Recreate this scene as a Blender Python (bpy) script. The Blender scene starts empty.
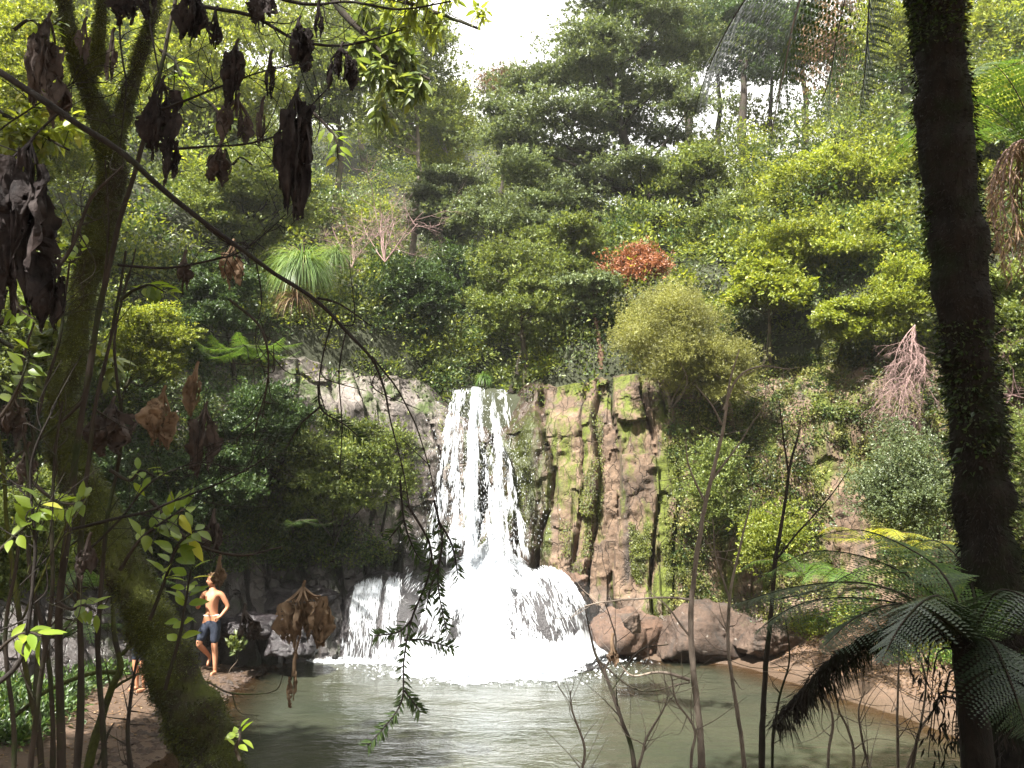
import bpy, math, numpy as np
from mathutils import Vector
R = math.radians
sc = bpy.context.scene
COL = sc.collection
TAU = 2*math.pi

# ------------------------------------------------------------------ camera model
CAM = np.array((0.0, 0.0, 3.3)); PITCH = R(8.04); FPX = 800.0
def ray(px, py):
    u = (px-512)/FPX; v = (384-py)/FPX
    return np.array((u, math.cos(PITCH)-math.sin(PITCH)*v, math.sin(PITCH)+math.cos(PITCH)*v))
def at(px, py, Y):
    d = ray(px, py); return CAM + d*(Y/d[1])
def ats(pts, Y):
    return [at(p[0], p[1], p[2] if len(p) > 2 else Y) for p in pts]

cam = bpy.data.cameras.new('camera'); co = bpy.data.objects.new('camera', cam); COL.objects.link(co)
co.location = CAM; co.rotation_euler = (R(90)+PITCH, 0, 0)
cam.sensor_width = 36; cam.lens = 36*FPX/1024; cam.clip_start = 0.05; cam.clip_end = 1000
sc.camera = co

# ------------------------------------------------------------------ numpy helpers
def frac(a): return a-np.floor(a)
def hash3(i, s=0.0):
    return frac(np.sin(i[..., 0]*127.1+i[..., 1]*311.7+i[..., 2]*74.7+s*19.19)*43758.5453)
def vnoise(p, s=0.0):
    p = np.asarray(p, float); i = np.floor(p); f = p-i; f = f*f*(3-2*f); r = 0
    for dx in (0, 1):
        for dy in (0, 1):
            for dz in (0, 1):
                w = (f[..., 0] if dx else 1-f[..., 0])*(f[..., 1] if dy else 1-f[..., 1])*(f[..., 2] if dz else 1-f[..., 2])
                r = r+w*hash3(i+np.array((dx, dy, dz)), s)
    return r*2-1
def fbm(p, o=4, s=0.0):
    p = np.asarray(p, float); r = 0; a = 1.0; t = 0
    for k in range(o):
        r = r+a*vnoise(p*(2.03**k)+k*7.3, s); t += a; a *= .5
    return r/t
def nrm(a):
    return a/np.maximum(np.linalg.norm(a, axis=-1, keepdims=True), 1e-9)
def rvec(rng, n):
    return nrm(rng.normal(size=(n, 3)))
def sstep(a, b, x):
    t = np.clip((x-a)/(b-a), 0, 1); return t*t*(3-2*t)

class MB:
    def __init__(s): s.v = []; s.f = []; s.n = 0; s.at = []
    def add(s, V, F, mi=0, smooth=True, attr=None):
        V = np.asarray(V, float).reshape(-1, 3); F = np.asarray(F, np.int64)
        if len(F) == 0: return
        s.v.append(V); s.f.append((F+s.n, mi, smooth)); s.n += len(V)
        s.at.append(np.zeros(len(V)) if attr is None else np.asarray(attr, float).reshape(-1))
    def build(s, name, mats, parent=None, attr=None):
        me = bpy.data.meshes.new(name)
        V = np.concatenate(s.v); me.vertices.add(len(V)); me.vertices.foreach_set('co', V.astype(np.float32).ravel())
        li = np.concatenate([f.ravel() for f, _, _ in s.f]); cnt = np.concatenate([np.full(len(f), f.shape[1]) for f, _, _ in s.f])
        me.loops.add(len(li)); me.loops.foreach_set('vertex_index', li.astype(np.int32))
        me.polygons.add(len(cnt)); st = np.concatenate(([0], np.cumsum(cnt)[:-1]))
        me.polygons.foreach_set('loop_start', st.astype(np.int32))
        me.polygons.foreach_set('material_index', np.concatenate([np.full(len(f), m) for f, m, _ in s.f]).astype(np.int32))
        me.polygons.foreach_set('use_smooth', np.concatenate([np.full(len(f), sm) for f, _, sm in s.f]))
        if attr:
            a = me.attributes.new(attr, 'FLOAT', 'POINT'); a.data.foreach_set('value', np.concatenate(s.at).astype(np.float32))
        me.update(calc_edges=True)
        for m in (mats if isinstance(mats, (list, tuple)) else [mats]): me.materials.append(m)
        o = bpy.data.objects.new(name, me); COL.objects.link(o)
        if parent is not None:
            w = Vector((0, 0, 0)); q = parent
            while q is not None: w += Vector(q.location); q = q.parent
            o.parent = parent; o.location = -w
        return o

def tag(o, label=None, cat=None, group=None, kind=None):
    if label: o['label'] = label
    if cat: o['category'] = cat
    if group: o['group'] = group
    if kind: o['kind'] = kind
    return o
def thing(name, label, cat, loc, group=None):
    o = bpy.data.objects.new(name, None); COL.objects.link(o); o.location = loc; o.empty_display_size = .2
    return tag(o, label, cat, group)

def catmull(P, n):
    P = np.asarray(P, float)
    if len(P) == 2: P = np.array([P[0], (P[0]+P[1])/2, P[1]])
    Q = np.vstack([2*P[0]-P[1], P, 2*P[-1]-P[-2]]); out = []
    k = len(P)-1; ts = np.linspace(0, k, n)
    for t in ts:
        i = min(int(t), k-1); f = t-i; a, b, c, d = Q[i], Q[i+1], Q[i+2], Q[i+3]
        out.append(.5*((2*b)+(-a+c)*f+(2*a-5*b+4*c-d)*f*f+(-a+3*b-3*c+d)*f**3))
    return np.array(out)
def tube(mb, P, r, seg=8, n=None, mi=0, amp=0.0, freq=6.0, seed=0.0, wob=0.0):
    """tapered tube along P; r is (r0, r1) or a list of radii at the control points"""
    P = np.asarray(P, float); n = n or max(4, 4*len(P)); C = catmull(P, n)
    if wob:
        w = np.stack([fbm(C*2.2, 3, seed+k) for k in (1, 2, 3)], 1); fade = np.minimum(1, np.linspace(0, 4, n))[:, None]
        C = C+w*wob*fade
    rr = np.interp(np.linspace(0, 1, n), np.linspace(0, 1, len(r)), r)
    T = nrm(np.gradient(C, axis=0)); up = np.array((0, 0, 1.)) if abs(T[0, 2]) < .9 else np.array((0, 1., 0))
    A = np.zeros_like(C); a = nrm(np.cross(T[0], up))
    for i in range(n):
        a = nrm(a-T[i]*np.dot(a, T[i])); A[i] = a
    B = np.cross(T, A); th = np.arange(seg)/seg*TAU
    N = np.cos(th)[None, :, None]*A[:, None]+np.sin(th)[None, :, None]*B[:, None]
    V = C[:, None]+N*rr[:, None, None]
    if amp: V = V+N*(fbm(V*freq, 3, seed)*amp)[..., None]*rr[:, None, None]
    idx = np.arange(n*seg).reshape(n, seg); nx = np.roll(idx, -1, 1)
    F = np.stack([idx[:-1], nx[:-1], nx[1:], idx[1:]], -1).reshape(-1, 4)
    Vv = V.reshape(-1, 3); mb.add(Vv, F, mi)
    mb.add(np.vstack([V[-1], C[-1]+T[-1]*rr[-1]*.6]), [[k, (k+1) % seg, seg] for k in range(seg)], mi)
    mb.add(np.vstack([V[0], C[0]]), [[(k+1) % seg, k, seg] for k in range(seg)], mi)
    return C, rr, N, V
def leaves(mb, P, D, N, L, W, mi=0, fold=.12):
    D = nrm(D); S = nrm(np.cross(D, N)); N = np.cross(S, D); L = np.asarray(L).reshape(-1, 1)*np.ones((len(P), 1)); W = np.asarray(W).reshape(-1, 1)*np.ones((len(P), 1))
    m = P+D*L*.42; V = np.stack([P, m-S*W/2+N*W*fold, P+D*L, m+S*W/2+N*W*fold], 1).reshape(-1, 3)
    mb.add(V, np.arange(len(P)*4).reshape(-1, 4), mi, False)
def bigleaves(mb, P, D, N, L, W, mi=0, droop=.25, fold=.12):
    D = nrm(D); S = nrm(np.cross(D, N)); N = np.cross(S, D); n = len(P); L = np.asarray(L).reshape(-1, 1)*np.ones((n, 1)); W = np.asarray(W).reshape(-1, 1)*np.ones((n, 1))
    rows = []
    ts = (0, .16, .38, .62, .84, 1.); ws = (.04, .62, 1., .84, .42, .02)
    for t, w in zip(ts, ws):
        c = P+D*L*t-N*L*droop*t*t; c[:, 2] -= 0
        rows += [c-S*W*w/2+N*W*w*fold, c, c+S*W*w/2+N*W*w*fold]
    V = np.stack(rows, 1); k = len(ts); F = []
    for i in range(k-1):
        for j in (0, 1): F.append([i*3+j, i*3+j+1, i*3+j+4, i*3+j+3])
    F = np.array(F); mb.add(V.reshape(-1, 3), (F[None]+(np.arange(n)*k*3)[:, None, None]).reshape(-1, 4), mi, True)

# ------------------------------------------------------------------ materials
def newmat(name):
    m = bpy.data.materials.new(name); m.use_nodes = True; nt = m.node_tree; nt.nodes.clear()
    return m, nt, nt.nodes, nt.links
def ramp(nodes, stops, interp='LINEAR'):
    r = nodes.new('ShaderNodeValToRGB'); e = r.color_ramp.elements; r.color_ramp.interpolation = interp
    while len(e) < len(stops): e.new(.5)
    for q, (p, c) in zip(e, stops): q.position = p; q.color = (*c, 1) if len(c) == 3 else c
    return r
def noise(nodes, links, scale, detail=4, vec=None, rough=.55, dist=0.0):
    t = nodes.new('ShaderNodeTexNoise'); t.inputs['Scale'].default_value = scale; t.inputs['Detail'].default_value = detail
    t.inputs['Roughness'].default_value = rough; t.inputs['Distortion'].default_value = dist
    if vec is not None: links.new(vec, t.inputs['Vector'])
    return t
def wpos(nodes, links, scale=(1, 1, 1)):
    g = nodes.new('ShaderNodeNewGeometry'); m = nodes.new('ShaderNodeVectorMath'); m.operation = 'MULTIPLY'
    links.new(g.outputs['Position'], m.inputs[0]); m.inputs[1].default_value = scale; return m.outputs[0]
def mixc(nodes, links, fac, a, b, mode='MIX'):
    m = nodes.new('ShaderNodeMix'); m.data_type = 'RGBA'; m.blend_type = mode
    def put(v, s):
        if hasattr(v, 'is_linked') or hasattr(v, 'links'): links.new(v, s)
        elif isinstance(v, (int, float)): s.default_value = v
        else: s.default_value = (*v, 1)
    put(fac, m.inputs[0]); put(a, m.inputs[6]); put(b, m.inputs[7]); return m.outputs[2]
def maprange(nodes, links, v, a, b, c=0, d=1):
    m = nodes.new('ShaderNodeMapRange'); links.new(v, m.inputs[0])
    for i, x in enumerate((a, b, c, d)): m.inputs[i+1].default_value = x
    return m.outputs[0]
def mathn(nodes, links, op, a, b):
    m = nodes.new('ShaderNodeMath'); m.operation = op
    for i, x in enumerate((a, b)):
        if isinstance(x, (int, float)): m.inputs[i].default_value = x
        else: links.new(x, m.inputs[i])
    return m.outputs[0]

def leafmat(name, c1, c2, c3=None, trans=.4, rough=.42, spec=.5, big=.9, tcol=1.5):
    m, nt, N, L = newmat(name); g = N.new('ShaderNodeNewGeometry')
    st = [(0, c1), (.75, c2)] + ([(.93, c2), (1., c3)] if c3 else [])
    r = ramp(N, st); L.new(g.outputs['Random Per Island'], r.inputs[0])
    t = noise(N, L, big, 2, wpos(N, L)); f = maprange(N, L, t.outputs[0], .35, .65, .72, 1.3)
    mm = N.new('ShaderNodeVectorMath'); mm.operation = 'SCALE'; L.new(r.outputs[0], mm.inputs[0]); L.new(f, mm.inputs['Scale'])
    p = N.new('ShaderNodeBsdfPrincipled'); L.new(mm.outputs[0], p.inputs['Base Color']); p.inputs['Roughness'].default_value = rough
    p.inputs['Specular IOR Level'].default_value = spec
    tr = N.new('ShaderNodeBsdfTranslucent'); tc = mixc(N, L, 1.0, mm.outputs[0], (tcol*1.05, tcol, tcol*.45), 'MULTIPLY'); L.new(tc, tr.inputs[0])
    mx = N.new('ShaderNodeMixShader'); mx.inputs[0].default_value = trans; L.new(p.outputs[0], mx.inputs[1]); L.new(tr.outputs[0], mx.inputs[2])
    o = N.new('ShaderNodeOutputMaterial'); L.new(mx.outputs[0], o.inputs[0]); return m
def barkmat(name, c1, c2, moss=None, mth=.5, scale=9, rough=.9, stretch=(1, 1, .35)):
    m, nt, N, L = newmat(name); v = wpos(N, L, stretch); t = noise(N, L, scale, 6, v, .65)
    r = ramp(N, [(.3, c1), (.7, c2)]); L.new(t.outputs[0], r.inputs[0]); col = r.outputs[0]
    if moss:
        t2 = noise(N, L, 2.6, 6, wpos(N, L), .7); f = maprange(N, L, t2.outputs[0], mth-.07, mth+.07)
        t3 = noise(N, L, 30, 3, wpos(N, L)); mc = ramp(N, [(.3, tuple(x*.5 for x in moss)), (.75, moss)]); L.new(t3.outputs[0], mc.inputs[0])
        col = mixc(N, L, f, col, mc.outputs[0])
    p = N.new('ShaderNodeBsdfPrincipled'); L.new(col, p.inputs['Base Color']); p.inputs['Roughness'].default_value = rough; p.inputs['Specular IOR Level'].default_value = .25
    b = N.new('ShaderNodeBump'); b.inputs['Strength'].default_value = .6; b.inputs['Distance'].default_value = .02
    t4 = noise(N, L, scale*4, 5, v, .7); L.new(t4.outputs[0], b.inputs['Height']); L.new(b.outputs[0], p.inputs['Normal'])
    o = N.new('ShaderNodeOutputMaterial'); L.new(p.outputs[0], o.inputs[0]); return m
def plainmat(name, c1, c2, scale=20, rough=.8, spec=.3, bump=.3, dist=.01, trans=0):
    m, nt, N, L = newmat(name); t = noise(N, L, scale, 5, wpos(N, L), .6); r = ramp(N, [(.32, c1), (.68, c2)]); L.new(t.outputs[0], r.inputs[0])
    p = N.new('ShaderNodeBsdfPrincipled'); L.new(r.outputs[0], p.inputs['Base Color']); p.inputs['Roughness'].default_value = rough; p.inputs['Specular IOR Level'].default_value = spec
    b = N.new('ShaderNodeBump'); b.inputs['Strength'].default_value = bump; b.inputs['Distance'].default_value = dist; L.new(t.outputs[0], b.inputs['Height']); L.new(b.outputs[0], p.inputs['Normal'])
    o = N.new('ShaderNodeOutputMaterial')
    if trans:
        tr = N.new('ShaderNodeBsdfTranslucent'); L.new(r.outputs[0], tr.inputs[0]); mx = N.new('ShaderNodeMixShader'); mx.inputs[0].default_value = trans
        L.new(p.outputs[0], mx.inputs[1]); L.new(tr.outputs[0], mx.inputs[2]); L.new(mx.outputs[0], o.inputs[0])
    else: L.new(p.outputs[0], o.inputs[0])
    return m
def rockmat(name, c1, c2, c3, moss=(.10, .14, .02), mth=.56, wet_z=1.2, wetcol=.35, wet_x=None, mossfreq=(1.6, 1.6, .35), cracks=True):
    m, nt, N, L = newmat(name); g = N.new('ShaderNodeNewGeometry'); v = wpos(N, L)
    t = noise(N, L, .9, 6, v, .65, .4); r = ramp(N, [(.3, c1), (.5, c2), (.68, c3)]); L.new(t.outputs[0], r.inputs[0])
    tf = noise(N, L, 14, 8, v, .75); cf = mixc(N, L, 1.0, r.outputs[0], ramp_out(N, L, tf.outputs[0], [(.25, (.45, .45, .45)), (.5, (1, 1, 1)), (.75, (1.5, 1.45, 1.4))]), 'MULTIPLY')
    # dark water streaks running down
    ts = noise(N, L, 2.2, 5, wpos(N, L, (1, 1, .12)), .6); sf = maprange(N, L, ts.outputs[0], .52, .66, 0, .6)
    cf = mixc(N, L, sf, cf, (.030, .028, .026))
    vc = N.new('ShaderNodeTexVoronoi'); vc.feature = 'DISTANCE_TO_EDGE'; vc.inputs['Scale'].default_value = 1.0
    wv = N.new('ShaderNodeVectorMath'); wv.operation = 'ADD'; L.new(wpos(N, L, (3.4, 3.4, .8)), wv.inputs[0]); wn = noise(N, L, 2.0, 4, v); L.new(wn.outputs['Color'], wv.inputs[1]); L.new(wv.outputs[0], vc.inputs['Vector'])
    ck = maprange(N, L, vc.outputs['Distance'], .0, .035, 1, 0); cf = mixc(N, L, mathn(N, L, 'MULTIPLY', ck, .38 if cracks else 0.0), cf, (.018, .015, .012))
    # pale lichen
    tl = noise(N, L, 6, 5, v, .7); lf = maprange(N, L, tl.outputs[0], .64, .70, 0, .6); cf = mixc(N, L, lf, cf, (.34, .31, .27))
    # moss
    tm = noise(N, L, 1.0, 6, wpos(N, L, mossfreq), .7); mf = maprange(N, L, tm.outputs[0], mth-.05, mth+.05)
    tm2 = noise(N, L, 22, 4, v); mc = ramp(N, [(.3, tuple(x*.4 for x in moss)), (.7, moss)]); L.new(tm2.outputs[0], mc.inputs[0])
    cf = mixc(N, L, mf, cf, mc.outputs[0])
    sep = N.new('ShaderNodeSeparateXYZ'); L.new(g.outputs['Position'], sep.inputs[0])
    zz = mathn(N, L, 'ADD', sep.outputs[2], mathn(N, L, 'MULTIPLY', t.outputs[0], 1.2))
    wf = maprange(N, L, zz, wet_z+.9, wet_z+.3)
    if wet_x:
        dx = mathn(N, L, 'ABSOLUTE', mathn(N, L, 'ADD', sep.outputs[0], -wet_x[0]), 0.0)
        wx = maprange(N, L, mathn(N, L, 'ADD', dx, mathn(N, L, 'MULTIPLY', t.outputs[0], 1.0)), wet_x[1]+1.0, wet_x[1]+.3)
        wf = mathn(N, L, 'MAXIMUM', wf, wx)
    wc = mixc(N, L, 1.0, cf, (wetcol, wetcol, wetcol*1.08), 'MULTIPLY'); col = mixc(N, L, wf, cf, wc)
    p = N.new('ShaderNodeBsdfPrincipled'); L.new(col, p.inputs['Base Color']); L.new(maprange(N, L, wf, 0, 1, .85, .28), p.inputs['Roughness'])
    b = N.new('ShaderNodeBump'); b.inputs['Strength'].default_value = .9; b.inputs['Distance'].default_value = .06; tb = noise(N, L, 7, 9, v, .72); L.new(mathn(N, L, 'ADD', tb.outputs[0], mathn(N, L, 'MULTIPLY', ck, -.5 if cracks else 0.0)), b.inputs['Height']); L.new(b.outputs[0], p.inputs['Normal'])
    o = N.new('ShaderNodeOutputMaterial'); L.new(p.outputs[0], o.inputs[0]); return m
def ramp_out(N, L, v, stops):
    r = ramp(N, stops); L.new(v, r.inputs[0]); return r.outputs[0]

M = {}
M['lf_dark'] = leafmat('leaf_dark_green', (0.018, 0.038, 0.012), (0.062, 0.105, 0.030), (0.140, 0.170, 0.050), trans=.3)
M['lf_blue'] = leafmat('leaf_blue_green', (.052, .078, .038), (.138, .172, .078), (0.240, 0.270, 0.130), trans=.3)
M['lf_mid'] = leafmat('leaf_mid_green', (.054, .085, .022), (.158, .192, .052), (0.280, 0.300, 0.080), trans=.4)
M['lf_bright'] = leafmat('leaf_yellow_green', (0.090, 0.125, 0.018), (0.230, 0.265, 0.042), (0.420, 0.400, 0.090), trans=.45)
M['lf_lime'] = leafmat('leaf_lime', (0.130, 0.210, 0.022), (0.270, 0.360, 0.040), (0.480, 0.480, 0.070), trans=.5, tcol=1.5)
M['lf_olive'] = leafmat('leaf_olive', (0.132, 0.138, 0.039), (0.237, 0.242, 0.072), (0.330, 0.308, 0.132), trans=.35, big=1.2)
M['lf_red'] = leafmat('leaf_rust', (0.170, 0.060, 0.030), (0.320, 0.125, 0.055), (0.400, 0.200, 0.090), trans=.2)
M['lf_dry'] = leafmat('leaf_dry_brown', (0.100, 0.062, 0.036), (0.230, 0.145, 0.085), (0.360, 0.260, 0.160), trans=.15, spec=.2)
M['lf_moss'] = leafmat('moss_green', (0.045, 0.060, 0.010), (0.130, 0.150, 0.018), (0.220, 0.240, 0.030), trans=.3, big=2.0)
M['lf_mossd'] = leafmat('moss_dark', (0.022, 0.030, 0.010), (0.060, 0.070, 0.014), (0.110, 0.120, 0.020), trans=.2, big=2.0)
M['lf_fern'] = leafmat('fern_green', (0.035, 0.075, 0.016), (0.085, 0.150, 0.030), (0.200, 0.220, 0.040), trans=.35)
M['lf_ferny'] = leafmat('fern_yellow', (0.200, 0.230, 0.035), (0.360, 0.360, 0.050), (0.500, 0.300, 0.090), trans=.45)
M['lf_frond'] = leafmat('frond_glossy', (0.020, 0.040, 0.020), (0.040, 0.070, 0.032), (0.070, 0.090, 0.040), trans=.15, rough=.36, spec=.55)
M['lf_needle'] = leafmat('needle_dark', (.018, .034, .012), (.045, .075, .022), trans=.2, rough=.6, spec=.2)
M['lf_grass'] = leafmat('grass_blade', (0.070, 0.130, 0.035), (0.170, 0.250, 0.085), (0.340, 0.360, 0.160), trans=.35)
M['bark'] = barkmat('bark_grey_brown', (.045, .035, .026), (.13, .105, .08), (.07, .09, .02), .56)
M['bark_dark'] = barkmat('bark_dark', (.018, .014, .011), (.055, .043, .034), (.03, .045, .012), .58)
M['bark_red'] = barkmat('bark_reddish', (.07, .040, .028), (.16, .095, .065))
M['bark_pale'] = barkmat('bark_pale', (.14, .11, .09), (.34, .28, .23), (.09, .10, .03), .66, scale=14)
M['bark_pink'] = barkmat('twig_pinkish', (.15, .095, .085), (.34, .23, .215), scale=14)
M['bark_moss'] = barkmat('bark_mossy', (.014, .011, .008), (.042, .034, .022), (.070, .080, .014), .46, scale=12)
M['branch'] = barkmat('branch_black', (.012, .010, .009), (.035, .029, .025), (.04, .05, .015), .66, scale=25)
M['fibre'] = barkmat('fern_trunk_fibre', (.008, .006, .005), (.026, .020, .015), (.018, .026, .008), .55, scale=16)
M['deadleaf'] = plainmat('dead_leaf_dark', (.012, .009, .010), (.062, .048, .046), 13, .8, .25, 1.0, .02, .30)
M['deadleaf2'] = plainmat('dead_leaf_tan', (.12, .075, .045), (.36, .25, .165), 9, .8, .25, .8, .02, .25)
M['deadleaf3'] = plainmat('dead_leaf_greybrown', (.035, .027, .025), (.13, .10, .088), 9, .8, .25, .8, .02, .2)
M['skin'] = plainmat('skin', (.40, .18, .095), (.52, .25, .15), 5, .5, .35, .1)
M['hair'] = plainmat('hair', (.12, .07, .035), (.30, .20, .11), 60, .6, .3, .5)
M['denim'] = plainmat('denim', (.014, .018, .030), (.036, .043, .064), 35, .85, .2, .4)
M['waist'] = plainmat('waistband', (.62, .60, .60), (.75, .73, .73), 30, .8, .2, .1)
M['rock_r'] = rockmat('rock_cliff_sunny', (.050, .033, .023), (.125, .082, .054), (.225, .155, .105), (.110, .135, .012), .530, 1.0, .42, wet_x=(-.6, 1.3))
M['rock_l'] = rockmat('rock_cliff_shady', (.09, .075, .068), (.17, .145, .13), (.27, .235, .21), (.060, .085, .018), .55, 2.4, .33, mossfreq=(1.2, 1.2, .7))
M['rock_wet'] = rockmat('rock_wet', (.022, .018, .019), (.044, .037, .038), (.085, .072, .072), (.05, .06, .015), .68, 5, .55, cracks=False)
M['rock_red'] = rockmat('rock_reddish', (.048, .027, .018), (.098, .056, .036), (.135, .090, .066), (.05, .055, .012), .70, -.2, .5, cracks=False)
M['boulder'] = rockmat('rock_boulder', (.034, .022, .015), (.072, .046, .033), (.120, .083, .060), (.06, .07, .015), .68, -.3, .5, cracks=False)

# ------------------------------------------------------------------ terrain
CL = np.array([(-14, 3.), (-12, 8.5), (-9.2, 12.5), (-7.2, 15.6), (-5.2, 17.2), (-3.2, 18.2), (-1.6, 18.8), (0.4, 18.7), (2, 18.2), (4, 18.0), (6, 17.6), (8, 16.2), (9.6, 13.2), (10.8, 9.5), (12, 3.)])
POOL = np.array([(-4.0, 7.8), (-4.4, 10), (-4.5, 12), (-4.75, 14.0), (-4.9, 15.2), (-4.6, 16.4), (-4.4, 18.4), (2.0, 18.4), (2.3, 17.2), (4.4, 16.6), (5.3, 14.4), (6.1, 12), (6.5, 10.6), (6.9, 8.6), (3, 7.4), (-1, 7.2)])
def segdist(x, y, A, B):
    ax, ay = A; bx, by = B; dx, dy = bx-ax, by-ay
    t = np.clip(((x-ax)*dx+(y-ay)*dy)/(dx*dx+dy*dy), 0, 1)
    return np.hypot(x-ax-t*dx, y-ay-t*dy), t
def inside(x, y, P):
    c = np.zeros(np.shape(x), bool); n = len(P)
    for i in range(n):
        (x1, y1), (x2, y2) = P[i], P[(i+1) % n]
        k = ((y1 > y) != (y2 > y)) & (x < (x2-x1)*(y-y1)/((y2-y1) or 1e-9)+x1); c ^= k
    return c
CLP = np.vstack([CL, [(14, -60), (-14, -60)]])
def cliff_sd(x, y):
    d = np.full(np.shape(x), 1e9)
    for i in range(len(CL)-1): d = np.minimum(d, segdist(x, y, CL[i], CL[i+1])[0])
    return np.where(inside(x, y, CLP), -d, d)
def pool_sd(x, y):
    d = np.full(np.shape(x), 1e9); n = len(POOL)
    for i in range(n): d = np.minimum(d, segdist(x, y, POOL[i], POOL[(i+1) % n])[0])
    return np.where(inside(x, y, POOL), -d, d)
def ztop(x): return 5.92+.5*sstep(-1.8, -4, x)+.25*sstep(1, 3, x)+1.0*sstep(5, 9, x)+.6*sstep(-6, -9, x)
def H(x, y):
    x = np.asarray(x, float); y = np.asarray(y, float)
    sd = cliff_sd(x, y); ps = pool_sd(x, y); z0 = np.zeros_like(x)
    nz = fbm(np.stack([x*.5, y*.5, z0], -1), 4); nb = fbm(np.stack([x*2.1, y*2.1, z0+3], -1), 3)
    near = sstep(10.5, 7.0, y)
    out = np.where(x > 0, .42, .11)*(1-near)+.52*near
    cap = np.where(x > 0, 2.2, .9)*(1-near)+1.75*near
    inn = np.where(ps < 0, np.maximum(-1.1, ps*.55), np.minimum(cap, ps*out))+.07*nb*sstep(-.6, .4, ps)+.12*nz*sstep(.3, 2, ps)
    # outside: hill
    valley = .10*(y-18.6)+1.05*np.maximum(0, np.abs(x+.6+.06*(y-18.6))-1.0-.03*np.maximum(0, y-18.6))
    cap2 = 17.0-10.2*sstep(-2.0, 2.5, x)+3.2*sstep(9.5, 14, x)
    d = np.maximum(sd-.6, 0)
    up = ztop(x)+np.minimum(np.where(y > 18, np.maximum(0, np.minimum(.86*d, valley)), .86*d), cap2)+.5*nz*sstep(0, 3, sd)+.12*nb
    # close the head of the valley
    up = np.maximum(up, 6.0+np.minimum(np.maximum(0, (y-25)*.95), 19.0-9.5*sstep(0, 6, x))+.5*nz)
    w = sstep(1.1, 2.1, sd)
    return inn*(1-w)+up*w
def hitg(px, py, t0=4., tmax=90.):
    d = ray(px, py); ts = np.linspace(t0, tmax, 900); P = CAM+d*ts[:, None]; h = H(P[:, 0], P[:, 1]); k = np.argmax(P[:, 2] < h)
    return None if not (P[:, 2] < h).any() else P[k]
M['ground'], nt, N_, L_ = newmat('ground_mud_and_litter')
v_ = wpos(N_, L_); ta = noise(N_, L_, .8, 6, v_, .65); tb = noise(N_, L_, 11, 7, v_, .7); tc = noise(N_, L_, 38, 4, v_, .6)
cc = ramp_out(N_, L_, ta.outputs[0], [(.3, (.060, .037, .024)), (.5, (.105, .066, .044)), (.7, (.165, .112, .080))])
cc = mixc(N_, L_, 1.0, cc, ramp_out(N_, L_, tb.outputs[0], [(.3, (.4, .4, .4)), (.5, (1, 1, 1)), (.72, (1.6, 1.5, 1.4))]), 'MULTIPLY')
gg = N_.new('ShaderNodeNewGeometry'); sp = N_.new('ShaderNodeSeparateXYZ'); L_.new(gg.outputs['Position'], sp.inputs[0])
hf = maprange(N_, L_, sp.outputs[2], 2.0, 4.0); cc = mixc(N_, L_, hf, cc, (.028, .032, .014))
wet = maprange(N_, L_, sp.outputs[2], .28, .02); cc = mixc(N_, L_, wet, cc, (.085, .058, .040))
p_ = N_.new('ShaderNodeBsdfPrincipled'); L_.new(cc, p_.inputs['Base Color']); L_.new(maprange(N_, L_, wet, 0, 1, .9, .35), p_.inputs['Roughness'])
b_ = N_.new('ShaderNodeBump'); b_.inputs['Strength'].default_value = .8; b_.inputs['Distance'].default_value = .04; L_.new(tb.outputs[0], b_.inputs['Height']); L_.new(b_.outputs[0], p_.inputs['Normal'])
o_ = N_.new('ShaderNodeOutputMaterial'); L_.new(p_.outputs[0], o_.inputs[0])

def gridmesh(name, xs, ys, fn, mat, attr=None, af=None):
    X, Y = np.meshgrid(xs, ys); Z = fn(X, Y); mb = MB(); n, m = X.shape; i = np.arange(n*m).reshape(n, m)
    F = np.stack([i[:-1, :-1], i[:-1, 1:], i[1:, 1:], i[1:, :-1]], -1).reshape(-1, 4)
    mb.add(np.stack([X, Y, Z], -1), F, 0, True, None if af is None else af(X, Y)); return mb.build(name, mat, None, attr)
xs = np.concatenate([np.linspace(-300, -32, 14), np.linspace(-30, -12, 46), np.arange(-11.8, 12, .14), np.linspace(12.2, 30, 46), np.linspace(34, 300, 14)])
ys = np.concatenate([np.linspace(-200, -9, 10), np.arange(-8, 6, .5), np.arange(6, 21, .14), np.arange(21.2, 46, .5), np.linspace(50, 400, 16)])
tag(gridmesh('ground', xs, ys, H, M['ground']), kind='structure')

# ------------------------------------------------------------------ water of the pool
m, nt, N, L = newmat('pool_water'); M['water'] = m
a = N.new('ShaderNodeAttribute'); a.attribute_name = 'depth'
t = noise(N, L, .35, 3, wpos(N, L)); mur = ramp_out(N, L, t.outputs[0], [(.35, (.030, .035, .024)), (.65, (.048, .050, .033))])
p = N.new('ShaderNodeBsdfPrincipled'); L.new(mur, p.inputs['Base Color']); p.inputs['Roughness'].default_value = .07; p.inputs['IOR'].default_value = 1.33; p.inputs['Specular IOR Level'].default_value = .6
gl = N.new('ShaderNodeBsdfGlossy'); gl.inputs['Roughness'].default_value = .05; trn = N.new('ShaderNodeBsdfTransparent'); trn.inputs[0].default_value = (.62, .55, .42, 1)
fr = N.new('ShaderNodeFresnel'); fr.inputs[0].default_value = 1.33; sh = N.new('ShaderNodeMixShader'); L.new(fr.outputs[0], sh.inputs[0]); L.new(trn.outputs[0], sh.inputs[1]); L.new(gl.outputs[0], sh.inputs[2])
mx = N.new('ShaderNodeMixShader'); L.new(maprange(N, L, a.outputs['Fac'], .08, .55), mx.inputs[0]); L.new(sh.outputs[0], mx.inputs[1]); L.new(p.outputs[0], mx.inputs[2])
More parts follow.
